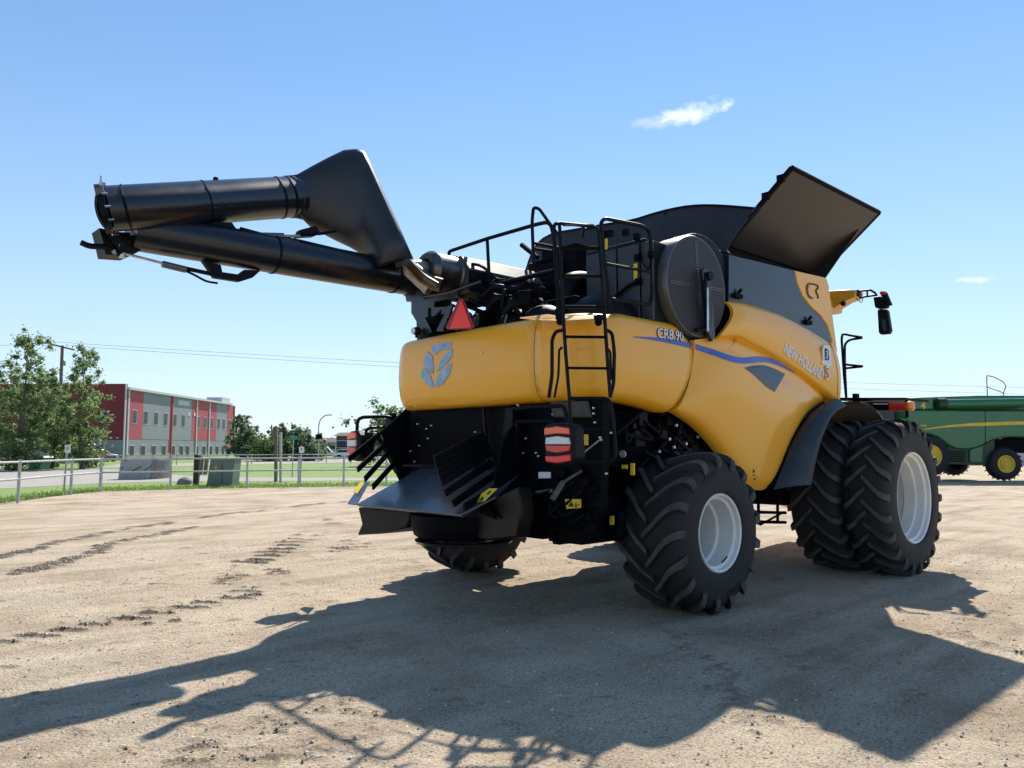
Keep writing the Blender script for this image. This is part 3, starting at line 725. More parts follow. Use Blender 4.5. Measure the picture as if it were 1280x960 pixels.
# ---- ladder
ladder_Z = 6.93
def LZ(px, py, Z=ladder_Z): return D(px, py, Z)
lad = MB()
lad.tube([LZ(692, 300), LZ(693, 280), LZ(699, 279), LZ(700, 290), LZ(704, 395), LZ(707, 440), LZ(712, 500), LZ(713, 532)], .017, .05, 10)
lad.tube([LZ(699, 279), LZ(744, 283), LZ(748, 290), LZ(752, 340), LZ(756, 400), LZ(760, 460), LZ(763, 497)], .017, .05, 10)
lad.tube([LZ(712, 498), LZ(762, 498), LZ(766, 520), LZ(770, 568), LZ(764, 578), LZ(718, 578), LZ(714, 530)], .017, .06, 10)
lad.tube([LZ(718, 537), LZ(767, 537)], .014)
l_o = lad.build('ladder', black, combine)
for y_, a0, a1 in ((310, 701, 750), (345, 703, 752), (384, 704, 755), (421, 706, 758), (460, 709, 761)):
    rb = MB(); rb.bar(LZ(a0, y_), LZ(a1, y_+.5), .05, .02); rb.build('rung', blackm, l_o)
st = MB()
for y_, a0, a1 in ((281.5, 706, 743), (309, 737, 746), (344, 706, 745), (382.5, 706, 745)):
    for k in range(int((a1-a0)/1.8)): st.box(LZ(a0+k*1.8, y_), (.011, .04, .014))
st.build('grip_stud', steeld, l_o)
mb = MB()
for pts in ([(703, 413), (695, 414), (690, 424), (690, 470), (686, 497)], [(703, 434), (699, 437), (698, 470), (693, 497)], [(757, 412), (765, 416), (768, 440), (767, 480), (763, 495)], [(759, 435), (763, 440), (764, 475)]):
    mb.tube([LZ(*q, ladder_Z+.04) for q in pts], .017 if pts[0][1] < 420 else .011, .05, 8)
mb.build('handrail', black, combine)
lb = MB()
for q in [(700, 402), (748, 403)]: lb.cyl(LZ(*q, 6.98), LZ(*q, 7.03), .035); lb.box(LZ(q[0], q[1]-6, 7.0), (.06, .06, .05))
lb.build('ladder_hinge', blackm, combine)
MB().prism([D(650, 398, 7.45), D(685, 394, 7.3), D(702, 397, 7.2), D(765, 394, 7.15), D(764, 397, 7.1), D(700, 401, 7.12), D(670, 400, 7.3)], (.02, .02, .015)).build('hood_top_trim', yellow, combine)
# ---- guard rails on the deck
mb = MB()
XR = -1.0
mb.tube([TX(573, 372, XR), TX(572, 335, XR), TX(559, 315, XR), TX(610, 298, XR), TX(672, 280, XR), TX(688, 277, XR), TX(693, 300, XR), TX(698, 395, XR)], .022, .09, 10)
mb.tube([TX(609, 299, XR), TX(612, 357, XR)], .02); mb.tube([TX(557, 376, XR), TX(565, 368, XR), TX(612, 357, XR), TX(692, 338, XR)], .022, .05, 10)
mb.tube([TX(627, 362, -1.05), TX(668, 398, -1.05)], .010)
mb.prism([TX(600, 358, XR), TX(691, 336, XR), TX(691, 341, XR), TX(600, 363, XR)], (.03, 0, 0))
mb.build('guard_rail', black, combine)
mb = MB(); Zh = 7.9
mb.tube([D(667, 330, Zh), D(665, 275, Zh), D(667, 259, Zh), D(674, 261, Zh), D(686, 278, Zh), D(700, 296, Zh)], .018, .08, 8); mb.build('guard_rail', black, combine)
mb = MB(); yr = -1.5
mb.tube([S(763, 390, y=yr), S(760, 360, y=yr), S(752, 300, y=yr), S(751, 278, y=yr), S(756, 273, y=yr), S(802, 282, y=yr), S(812, 288, y=yr), S(815, 330, y=yr), S(815, 374, y=yr), S(811, 381, y=yr), S(765, 374, y=yr)], .02, .09, 10)
mb.tube([S(759, 330, y=yr), S(813, 340, y=yr)], .016); mb.tube([S(728, 296, y=-.8), S(730, 286, y=-.8), S(742, 285, y=-.8)], .014)
mb.build('guard_rail', black, combine)
# ---- cab, roof, mirrors, front rails
MB().prism([(4.05, -.72, 1.75), (5.4, -.72, 1.75), (5.6, -.72, 2.5), (5.3, -.72, 3.75), (4.05, -.72, 3.75)], (0, 1.44, 0)).build('cab', glass, combine, bevel=.04)
mb = MB()
loops = []
for x, w_, z0, z1 in ((3.9, .85, 3.80, 3.98), (4.4, .9, 3.80, 4.06), (5.0, .92, 3.82, 4.10), (5.5, .92, 3.84, 4.06), (5.7, .85, 3.86, 4.0)):
    loops.append([Vector((x, -w_, z0)), Vector((x, -w_, z1-.05)), Vector((x, -w_+.1, z1)), Vector((x, w_-.1, z1)), Vector((x, w_, z1-.05)), Vector((x, w_, z0))])
mb.loft(loops); roof = mb.build('cab_roof', yellow2, combine, bevel=.03)
xr = 5.2
mb = MB(); mb.prism([TX(1020, 364, xr), TX(1060, 362, xr), TX(1070, 362.5, xr), TX(1069, 371, xr), TX(1056, 376, xr), TX(1048, 381, xr), TX(1037, 388, xr), TX(1020, 388, xr)], (.3, 0, 0)); mb.build('roof_wing', yellow2, roof, bevel=.02)
mb = MB(); c = TX(1054, 379.5, xr-.02); mb.ball(c, .042); mb.build('roof_lamp', plastic, roof)
mb = MB(); mb.box(TX(1072, 367, xr+.1), (.1, .08, .1)); mb.tube([TX(1074, 364, xr), TX(1088, 362.5, xr), TX(1094, 366, xr), TX(1096, 370, xr)], .016, .02, 8); mb.tube([TX(1074, 372, xr), TX(1094, 369, xr)], .016); mb.tube([TX(1084, 363, xr), TX(1084, 371, xr)], .014)
mb.tube([TX(1070, 373, xr), TX(1077, 379, xr), TX(1079, 373, xr)], .006)
ma = mb.build('mirror_arm', black, combine)
mb = MB(); mb.prism([TX(1091, 371, xr), TX(1100, 370, xr), TX(1110, 382, xr), TX(1108, 385, xr), TX(1098, 386, xr), TX(1093, 384, xr)], (.1, 0, 0)); mb.build('mirror_head', plastic, ma, bevel=.02)
MB().prism([TX(1099, 366, xr-.02), TX(1107, 364.5, xr-.02), TX(1114, 381, xr-.02), TX(1108, 382, xr-.02)], (.08, 0, 0)).build('mirror_head', plastic, ma, bevel=.015)
MB().prism([TX(1099.5, 364.5, xr-.04), TX(1106, 364, xr-.04), TX(1106.5, 368, xr-.04), TX(1100, 368, xr-.04)], (.06, 0, 0)).build('red_marker', red, ma)
mb = MB(); mb.prism([TX(1096.5, 388, xr-.05), TX(1098, 386.5, xr-.05), TX(1107, 386.5, xr-.05), TX(1109, 388, xr-.05), TX(1113, 413, xr-.05), TX(1111, 417, xr-.05), TX(1100, 418, xr-.05), TX(1098, 415, xr-.05)], (.1, 0, 0)); mb.build('wing_mirror', plastic, ma, bevel=.02)
MB().prism([TX(1102, 399, xr-.053), TX(1107, 399, xr-.053), TX(1108.5, 413, xr-.053), TX(1105, 414, xr-.053), TX(1102.5, 409, xr-.053)], (.002, 0, 0)).build('mirror_glass', mat('mirror_tint', (.25, .38, .33), .1, metal=.8), ma)
xf = 4.2
mb = MB()
mb.tube([TX(1058, 500, xf), TX(1055, 470, xf), TX(1052, 424, xf), TX(1053, 417, xf), TX(1062, 419, xf), TX(1080, 422, xf), TX(1062, 424.5, xf), TX(1056, 430, xf), TX(1056, 455, xf), TX(1058, 500, xf)], .018, .06, 8)
mb.tube([TX(1055, 455.5, xf), TX(1080, 458, xf), TX(1056, 460.5, xf)], .016, .04, 8); mb.build('platform_rail', black, combine)
xm = 4.4
mb = MB(); mb.prism([TX(1050, 502, xm), TX(1112, 503, xm), TX(1112, 513, xm), TX(1050, 513, xm)], (.05, 0, 0)); mb.box(TX(1070, 499, xm), (.1, .06, .16)); mb.box(TX(1078, 500, xm), (.1, .25, .04)); mb.prism([TX(1040, 497, xm+.1), TX(1132, 497, xm+.1), TX(1132, 499.5, xm+.1), TX(1040, 500, xm+.1)], (.9, 0, 0))
mb.tube([TX(1133, 500, xm), TX(1134, 522, xm)], .02); wm = mb.build('side_platform', blackm, combine)
MB().prism([TX(1111, 503, xm-.02), TX(1135, 503.5, xm-.02), TX(1135, 513, xm-.02), TX(1111, 513, xm-.02)], (.05, 0, 0)).build('reflector', redlens, wm)
MB().prism([TX(1091, 504.5, xm-.01), TX(1110, 504.5, xm-.01), TX(1110, 505.5, xm-.01), TX(1091, 505.5, xm-.01)], (.005, 0, 0)).build('edge_strip', labelw, wm)
mb = MB(); mb.lathe([(0, .001), (0, .04), (.03, .06), (.12, .055), (.14, .001)], TX(1138, 513.5, xm), 'z', 16, 1); mb.build('amber_lamp', amber, wm)
# ---- chassis, axles and underbody
mb = MB()
mb.box((1.9, -.85, 1.15), (4.4, .14, .5)); mb.box((1.9, .85, 1.15), (4.4, .14, .5)); mb.box((2.3, 0, 1.35), (3.2, 1.9, .8)); mb.box((.2, 0, 1.55), (2.2, 1.9, .6))
mb.box((1.2, -1.15, 1.75), (2.4, .35, .55)); mb.box((1.2, 1.15, 1.75), (2.4, .35, .55))
mb.box((2.9, -1.2, 1.6), (1.6, .5, .9)); mb.box((2.9, 1.2, 1.6), (1.6, .5, .9)); mb.box((3.6, 0, 2.0), (1.2, 2.6, .6))
mb.build('chassis', blackm, combine, bevel=.02)
mb = MB(); mb.bar((0, -1.35, .80), (0, 1.6, .80), .22, .2); mb.cyl((0, -1.5, .80), (0, -1.2, .80), .17); mb.cyl((0, 1.4, .80), (0, 1.1, .80), .17); mb.box((0, 0, .95), (.3, .6, .35)); mb.tube([(-.22, -1.2, .8), (-.22, 1.2, .8)], .035); mb.build('rear_axle', blackm, combine, bevel=.015)
mb = MB(); mb.bar((3.83, -2.2, .97), (3.83, 2.2, .97), .3, .3); mb.cyl((3.83, -2.1, .97), (3.83, -1.1, .97), .22); mb.cyl((3.83, 2.1, .97), (3.83, 1.1, .97), .22); mb.build('front_axle', blackm, combine, bevel=.015)
mb = MB(); mb.prism([(4.3, -.75, 1.3), (4.3, -.75, 2.1), (6.6, -.75, 1.35), (6.6, -.75, .55)], (0, 1.5, 0)); mb.build('feeder_house', yellow2, combine, bevel=.02)
mb = MB(); yq = -1.35
for z in (628, 640, 652): mb.tube([S(940, z, y=yq), S(982, z+1, y=yq)], .02)
mb.tube([S(948, 612, y=yq), S(948, 656, y=yq)], .02); mb.tube([S(972, 612, y=yq), S(972, 654, y=yq)], .02); mb.tube([S(950, 656, y=yq), S(980, 640, y=yq)], .014); mb.build('step', blackm, combine)
# side structure seen under the hood
ZS = -1.35
mb = MB(); sp_ = [S(*q, x=ZS) for q in [(650, 502), (752, 498), (752, 560), (750, 640), (735, 660), (655, 665), (640, 600), (628, 540)]]
mb.prism(sp_, (.12, 0, 0)); mb.box((-.55, -.98, 1.35), (1.5, .1, 1.3)); mb.box((-.2, -1.1, 1.75), (1.9, .25, .6)); mb.box((-.9, -1.1, .95), (.8, .45, .45))
mb.build('side_frame', blackm, combine, bevel=.012)
mb = MB()
mb.tube([S(640, 512, x=-1.5), S(660, 509, x=-1.5), S(705, 507, x=-1.5), S(709, 525, x=-1.5), S(711, 545, x=-1.5)], .02, .05, 8)
mb.tube([S(643, 527, x=-1.5), S(690, 526, x=-1.5), S(694, 532, x=-1.5)], .02, .05, 8)
mb.prism([S(632, 510, x=-1.48), S(645, 509, x=-1.48), S(648, 560, x=-1.48), S(640, 590, x=-1.48), S(628, 545, x=-1.48)], (.05, 0, 0))
mb.box(S(640, 520, x=-1.5), (.06, .08, .14)); mb.build('lamp_bracket', black, combine)
MB().prism([S(687, 502, x=-1.4), S(733, 501, x=-1.4), S(738, 522, x=-1.4), S(690, 522, x=-1.4)], (.05, 0, 0)).build('control_cover', mat('grey_cover', (.07, .068, .062), .6, var=.3), combine, bevel=.02)
mb = MB()
for q in [(692, 511.5), (692, 518), (743, 510), (743, 517), (744.5, 528), (658, 548), (651, 556), (646, 564), (655, 566), (671, 566), (674, 570), (751, 547), (752, 550), (765, 541), (649, 507), (641, 578), (724, 564), (759, 592), (711, 570), (644, 614), (640, 590), (702, 592)]:
    c = S(*q, x=-1.37); mb.cyl(c, c+Vector((-.02, 0, 0)), .010, 6)
for q in [(521, 508), (523, 530), (534, 536), (536, 548), (525, 557), (514, 564), (519, 577), (540, 532), (595, 540), (648, 506)]:
    c = S(*q, x=-1.55); mb.cyl(c, c+Vector((-.02, 0, 0)), .008, 6)
mb.build('bolt', silver, combine)
mb = MB(); mb.prism([S(673, 590, x=-1.38), S(688, 590, x=-1.38), S(688, 597.5, x=-1.38), S(673, 598, x=-1.38)], (.01, 0, 0)); mb.build('data_plate', labelw, combine)
mb = MB(); mb.prism([S(730, 543, x=-1.38), S(735, 543, x=-1.38), S(735, 556.5, x=-1.38), S(730, 556.5, x=-1.38)], (.01, 0, 0)); mb.prism([S(706, 624, x=-1.46), S(725, 624, x=-1.46), S(725, 635, x=-1.46), S(708, 636, x=-1.46)], (.02, 0, 0))
mb.prism([S(777, 581, x=-1.0), S(783, 581, x=-1.0), S(783, 586, x=-1.0), S(777, 586, x=-1.0)], (.02, 0, 0)); mb.prism([S(788, 579, x=-1.0), S(792, 579, x=-1.0), S(792, 594, x=-1.0), S(788, 594, x=-1.0)], (.02, 0, 0))
mb.prism([S(762, 645, x=-1.0), S(766, 645, x=-1.0), S(766, 656, x=-1.0), S(762, 656, x=-1.0)], (.02, 0, 0)); mb.build('warning_label', labely, combine)
mb = MB()
for (a_, b_, c_) in [((710, 633), (714, 627), (717, 633)), ((718.5, 634), (719.5, 628), (721, 634)), ((721.5, 630), (723.5, 630), (723, 632.5))]:
    mb.prism([S(*a_, x=-1.465), S(*b_, x=-1.465), S(*c_, x=-1.465)], (.003, 0, 0))
mb.build('safety_symbol', ink, combine)
c = S(779.5, 567.5, x=-1.0); MB().cyl(c, c+Vector((-.02, 0, 0)), .035, 16).build('sticker', mat('grey_sticker', (.3, .31, .32), .5), combine)
mb = MB(); mb.bar(S(702, 604, x=-1.6), S(728, 588, x=-1.4), .025, .03); mb.bar(S(690, 625, x=-1.72), S(704, 602, x=-1.6), .04, .05); mb.build('stay_strut', mat('olive_zinc', (.09, .09, .065), .5, metal=.3, var=.3), combine, bevel=.01)
mb = MB(); mb.bar(S(660, 617, x=-1.42), S(691, 613, x=-1.42), .02, .03); mb.bar(S(722, 572, x=-1.42), S(750, 550, x=-1.42), .012, .012)
mb.build('trim_rod', steeld, combine)
mb = MB(); mb.prism([S(727, 645, x=-.95), S(775, 645, x=-.95), S(776, 672, x=-.95), S(730, 670, x=-.95)], (.1, 0, 0)); mb.box((-.5, -.6, .85), (.9, .8, .3)); mb.box((-.9, 0, .9), (.7, 1.5, .35))
mb.prism([S(650, 655, x=-1.2), S(725, 655, x=-1.2), S(723, 667, x=-1.2), S(665, 667, x=-1.2)], (.5, 0, 0)); mb.build('underbody_box', blackm, combine, bevel=.015)
mb = MB(); mb.prism([S(647, 660, x=-1.35), S(656, 660, x=-1.35), S(655, 673, x=-1.35), S(648, 673, x=-1.35)], (.03, 0, 0)); mb.build('tow_eye', steeld, combine)
mb = MB(); mb.prism([S(*q, y=-1.2) for q in [(783, 536), (790, 527), (797, 524), (812, 531), (828, 541), (824, 545), (788, 543)]], (0, .05, 0)); mb.build('inner_panel', yellow, combine, bevel=.01)
mb = MB(); rnd = random.Random(11)
for k in range(26):
    x = rnd.uniform(-.6, 1.1); z = rnd.uniform(1.6, 2.0); mb.tube([(x, -1.40, z), (x+rnd.uniform(-.2, .3), -1.44, z+rnd.uniform(-.2, .1)), (x+rnd.uniform(-.3, .4), -1.4, z-rnd.uniform(-.05, .3))], rnd.uniform(.01, .022), .08, 6)
for k in range(16):
    x = rnd.uniform(-.7, 1.0); z = rnd.uniform(1.5, 2.0); s_ = rnd.uniform(.05, .18); mb.box((x, -1.36, z), (s_, .08, s_))
mb.build('hydraulic_hose', black, combine)
mb = MB()
for k in range(9):
    x = rnd.uniform(-.3, 1.0); z = rnd.uniform(1.6, 1.95); mb.cyl((x, -1.43, z), (x, -1.45, z), .016, 7)
mb.build('fitting', silver, combine)
# ---- small brackets, pipes and clips on the right rear frame
rnd = random.Random(21); mb = MB()
for k in range(34):
    mb = MB(); px = rnd.uniform(648, 748); py = rnd.uniform(588, 660); c = S(px, py, x=-1.39); a_ = rnd.uniform(.03, .12); mb.box(c, (.04, a_, rnd.uniform(.02, .10)), Matrix.Rotation(rnd.uniform(-.5, .5), 3, 'X')); mb.build('frame_bracket', blackm, combine, bevel=.004)
for k in range(12):
    px = rnd.uniform(655, 740); py = rnd.uniform(600, 655); c = S(px, py, x=-1.42); d = S(px+rnd.uniform(-35, 35), py+rnd.uniform(-22, 22), x=-1.42)
    MB().tube([c, c.lerp(d, .4)+Vector((-.05, 0, -.06)), d], rnd.uniform(.010, .018), .06, 7).build('hydraulic_pipe', black, combine)
for (a_, b_) in (((500, 582), (596, 582)), ((520, 512), (640, 506)), ((604, 505), (612, 600))):
    MB().bar(S(*a_, x=-1.36), S(*b_, x=-1.36), .025, .03).build('stiffener', black, combine)
# ---- tail lamps
def lamp(fn, name, quads, arm_pts, housing):
    mb = MB(); mb.prism([fn(*q) for q in housing], (.14, 0, 0)); h = mb.build(name, plastic, combine, bevel=.02)
    for (pts, m, nm) in quads:
        q = MB(); q.prism([fn(a_, b_)+Vector((-.022, 0, 0)) for a_, b_ in pts], (.03, 0, 0)); q.build(nm, m, h, bevel=.008)
    return h
f1 = lambda px, py: S(px, py, x=-1.95)
lamp(f1, 'tail_lamp', [([(682, 535), (697, 533), (712, 535), (713, 543), (698, 542), (682, 544)], orlens, 'indicator_lens'), ([(684, 547), (698, 545), (712, 547), (714, 555.5), (683, 555.5)], clear, 'reversing_lens'),
     ([(683, 556.5), (714, 556.5), (713, 564), (698, 566.5), (685, 564)], redlens, 'tail_lens'), ([(683, 570), (698, 570), (714, 568), (714, 576), (698, 579), (684, 577)], red, 'reflector')], None,
     [(679, 536), (683, 530), (697, 528), (712, 530), (717, 536), (719, 572), (714, 580), (698, 582), (684, 580), (681, 574)])
f2 = lambda px, py: S(px, py, x=-1.98)
h = lamp(f2, 'tail_lamp', [([(436, 542), (441, 540), (446, 541), (446, 548), (435.5, 549)], orlens, 'indicator_lens'), ([(435.5, 550), (446, 549.5), (446, 558), (435.5, 558)], clear, 'reversing_lens'),
     ([(435.5, 559), (446, 559), (446, 567), (435.5, 567)], redlens, 'tail_lens'), ([(435.5, 568), (446, 568), (444, 573), (436, 572)], red, 'reflector')], None,
     [(434.5, 543), (438, 539), (446, 538), (450, 545), (450, 572), (446, 577), (437, 575)])
MB().prism([S(445, 539, x=-1.9), S(456, 541, x=-1.9), S(458, 550, x=-1.9), S(457, 574, x=-1.9), S(445, 577, x=-1.9)], (.12, 0, 0)).build('lamp_guard', plastic, combine, bevel=.015)
mb = MB(); mb.tube([S(446, 542, x=-1.88), S(447, 525, x=-1.86), S(453, 521.5, x=-1.8), S(485, 520.5, x=-1.5), S(492, 524, x=-1.4)], .022, .06, 8); mb.tube([S(455, 548, x=-1.85), S(458, 537, x=-1.84), S(464, 534.5, x=-1.8), S(482, 534, x=-1.5)], .02, .05, 8)
mb.box(S(489, 524, x=-1.4), (.08, .12, .14)); mb.build('lamp_bracket', black, combine)
# ---- straw chopper, spreader plate, fins
mb = MB()
mb.prism([S(512, 506, x=-1.30), S(652, 497, x=-1.30), S(655, 620, x=-1.30), S(510, 625, x=-1.3)], (1.2, 0, 0))
ch = mb.build('chopper_hood', blackm, combine, bevel=.01)
# left and right side cheeks, swept rearwards
yl_, yr_ = 1.62, -.55
mb = MB(); mb.prism([S(512, 506, y=yl_), S(468, 546, y=yl_), S(484, 572, y=yl_), S(508, 620, y=yl_), S(560, 620, y=yl_), S(560, 506, y=yl_)], (0, -.03, 0))
cheekL = mb.build('side_cheek', black, combine, bevel=.006)
mb = MB(); mb.prism([(-1.3, yr_, 2.08), (-1.62, yr_, 1.75), (-1.75, yr_, 1.35), (-1.62, yr_, 1.05), (-1.0, yr_, .95), (-1.0, yr_, 2.08)], (0, -.03, 0)); mb.build('side_cheek', blackm, combine, bevel=.006)
# spreader plate
P0 = S(446, 631, x=-2.18); P1 = S(576, 642, x=-2.18); zedge = (P0.z+P1.z)/2
pl = [Vector((-2.18, P0.y, zedge)), Vector((-2.18, P1.y, zedge)), S(620, 612, x=-1.85), Vector((-1.35, -.55, 1.42)), Vector((-1.35, P0.y-.1, 1.42))]
pl[2].z = lerp(zedge, 1.42, .4)
mb = MB(); mb.prism(pl, (0, 0, -.015)); mb.prism([(-2.18, P0.y, zedge), (-2.18, P1.y, zedge), (-2.15, P1.y, zedge-.03), (-2.15, P0.y, zedge-.03)], (.01, 0, 0))
sp1 = mb.build('spreader_plate', platem, combine)
Lw = [S(434.5, 629, x=-2.1), S(446, 630.5, x=-2.15), S(462, 602, x=-1.75), S(452, 603, x=-1.8)]
MB().prism(Lw, (0, 0, -.012)).build('plate_wing', platem, sp1)
MB().prism([p+Vector((-.004, 0, .004)) for p in [S(441, 615, x=-2.0), S(447, 617, x=-2.0), S(456, 604, x=-1.8), S(451, 602.5, x=-1.8)]], (0, 0, -.004)).build('warning_label', labely, sp1)
rl = [S(588, 629, x=-1.97), S(603, 631, x=-1.95), S(623, 612, x=-1.82), S(612, 612, x=-1.84)]
MB().prism([p+Vector((-.01, 0, .012)) for p in rl], (0, 0, -.004)).build('warning_label', labely, sp1)
mb = MB()
for a_, b_ in [((593, 626), (598, 621)), ((600, 626), (605, 620)), ((609, 618), (613, 614))]:
    p = S(*a_, x=-1.97); q = S(*b_, x=-1.90); mb.bar(p, q, .02, .004)
mb.build('safety_symbol', ink, sp1)
fins = [((436, 574), (474, 543), 1.9), ((447, 587), (479, 557), 1.75), ((456, 599), (485, 567), 1.6), ((466, 609), (492, 580), 1.45)]
for (a_, b_, yy) in fins:
    A = S(*a_, x=-2.25); B = S(*b_, x=-1.70); mb = MB(); mb.bar(A, B, .02, .065); mb.build('deflector_fin', black, combine)
finr = [((543, 574), (602, 545)), ((544.5, 581), (604, 551)), ((549, 596), (609, 561)), ((547, 588), (606, 556)), ((552, 604), (612, 566)), ((556, 617), (615, 578)), ((566, 630), (620, 592)), ((580, 634), (628, 606))]
for i, (a_, b_) in enumerate(finr):
    A = S(*a_, x=-2.15); B = S(*b_, x=-1.55); mb = MB(); mb.bar(A, B, .02, .07); mb.build('deflector_fin', black, combine)
mb = MB(); mb.bar(S(474, 545, x=-1.72), S(496, 590, x=-1.62), .03, .05); mb.bar(S(600, 540, x=-1.55), S(634, 612, x=-1.5), .03, .06); mb.bar(S(505, 582, x=-1.5), S(548, 582, x=-1.5), .02, .02)
mb.build('fin_carrier', black, combine)
# spreader housings
def drum(c, r, z0, z1, name):
    mb = MB(); mb.lathe([(z0, r*.86), (z0+.03, r*.94), (z0+.12, r), (z1, r), (z1, r-.02), (z0+.1, r-.03), (z0+.04, r*.8), (z0+.03, .001)], c, 'z', 40, 1); return mb.build(name, blackm, combine, sharp=45)
cR = S(580, 655, x=-1.62); cR.z = 0
drum((cR.x, cR.y, 0), .56, .72, .96, 'spreader_bowl')
mb = MB(); mb.lathe([(.66, .34), (.66, .50), (.69, .52), (.69, .34)], (cR.x, cR.y, 0), 'z', 40, 1); mb.build('spreader_ring', navy, combine)
A = [S(*q, x=-2.1) for q in [(447, 634), (512, 638), (512, 650), (507, 660), (480, 667), (446, 669), (452, 655)]]
MB().prism(A, (.55, 0, 0)).build('spreader_housing', plastic, combine, bevel=.02)
A = [S(*q, x=-1.85) for q in [(597, 632), (648, 608), (652, 640), (646, 672), (610, 676), (588, 672), (578, 645)]]
MB().prism(A, (.18, 0, 0)).build('spreader_housing', mat('plate_brown_black', (.006, .005, .006), .35, spec=.25), combine, bevel=.02)
MB().prism([S(598, 640, x=-1.9), S(606, 622, x=-1.9), S(620, 650, x=-1.9)], (.02, 0, 0)).build('gusset', blackm, combine)
MB().lathe([(.72, .001), (.72, .10), (1.0, .10)], (cR.x, cR.y, 0), 'z', 20, 1).build('spreader_shaft', blackm, combine)
mb = MB()
for k in range(4):
    a = k*PI/2+.4; mb.bar((cR.x+.1*cos(a), cR.y+.1*sin(a), .80), (cR.x+.5*cos(a), cR.y+.5*sin(a), .80), .02, .12)
mb.build('spreader_paddle', steeld, combine)
# ================================================================== GREEN COMBINE
def adopt(root):
    for ch in root.children: ch.matrix_parent_inverse = Matrix.Translation(-Vector(root.location))
def GPt(px, py, dz=0.0):
    p = D(px, py, 38.0); return p+n3*dz
gbase = W((1215-640)/961*38, 39.3, 0)
gc = empty('combine_harvester', gbase)
tag(gc, 'green combine harvester with yellow stripe and yellow wheel hubs parked far behind on the gravel', 'combine harvester')
def gpr(name, pts, m, dz=0.0, th=.05, parent=gc, bevel=0):
    mb = MB(); mb.prism([GPt(*p, dz) for p in pts], n3*th); return mb.build(name, m, parent, bevel=bevel)
gpr('body_side', [(1134, 512), (1232, 512.5), (1440, 512.5), (1445, 540), (1400, 552), (1300, 549), (1280, 547), (1262, 546.5), (1250, 548), (1240, 551), (1230, 556), (1222, 559.5), (1210, 562), (1196, 561.5), (1186, 557), (1176, 549), (1166, 544), (1150, 541), (1136, 541)], greenp, 0, 3.0, bevel=.08)
gpr('grain_tank', [(1134, 497), (1190, 495.2), (1228, 494), (1300, 494), (1440, 498), (1440, 513), (1134, 513)], greenp, .25, 2.6, bevel=.06)
gpr('tank_shoulder', [(1136, 497.5), (1167, 496.5), (1167, 511.6), (1136, 511.6)], greenp, -.02, .4, bevel=.05)
mb = MB(); mb.tube([GPt(1174, 505, -.12), GPt(1300, 503, -.12), GPt(1460, 500, -.12)], .22, seg=20); mb.build('unloading_tube', greenp, gc)
mb = MB(); mb.tube([GPt(1170, 505, -.1), GPt(1180, 505, -.1)], .28, seg=20); mb.tube([GPt(1172, 508, -.05), GPt(1200, 511, -.1), GPt(1270, 510, -.1)], .05); mb.build('tube_mouth', greend, gc)
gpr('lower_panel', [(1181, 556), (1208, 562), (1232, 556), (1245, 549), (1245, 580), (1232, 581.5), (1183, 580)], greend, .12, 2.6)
gpr('door_panel', [(1213, 562), (1229, 557), (1229, 578), (1213, 578)], greenp, .02, .1, bevel=.03)
for y_ in (564, 567, 570, 573, 576):
    pass
mb = MB()
for k in range(7): mb.prism([GPt(1190, 564+k*2.1, .08), GPt(1208, 564+k*2.1, .08), GPt(1208, 565+k*2.1, .08), GPt(1190, 565+k*2.1, .08)], n3*.05)
mb.build('grille', blackm, gc)
st_u = resample([Vector((1150, 537, 0)), Vector((1180, 532.3, 0)), Vector((1210, 529.3, 0)), Vector((1245, 527.5, 0)), Vector((1300, 526.5, 0)), Vector((1440, 527, 0))], 24)
mb = MB(); mb.loft([[GPt(p.x, p.y, -.008), GPt(p.x, p.y+min(4.2, .8+(p.x-1150)*.045), -.008)] for p in st_u], False, False); mb.build('yellow_stripe', yell2, gc)
gpr('panel_gap', [(1231, 513), (1231.8, 513), (1232.3, 555), (1231.5, 555)], blackm, -.006, .01)
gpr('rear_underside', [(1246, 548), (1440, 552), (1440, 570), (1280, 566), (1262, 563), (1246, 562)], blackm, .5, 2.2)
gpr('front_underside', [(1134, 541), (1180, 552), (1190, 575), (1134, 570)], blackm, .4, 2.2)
def gtext(t, px, py, s, m):
    lettering('lettering', t, s, GPt(px, py, -.03), r3, (0, 0, 1), m, gc, .004, offset=.004)
gtext('4', 1153.5, 507.5, .5, yell2); gtext('S790', 1154, 532.3, .14, yell2)
gpr('maker_plate', [(1148, 499.5), (1152, 499.5), (1152, 501.5), (1148, 501.5)], labely, -.03, .005)
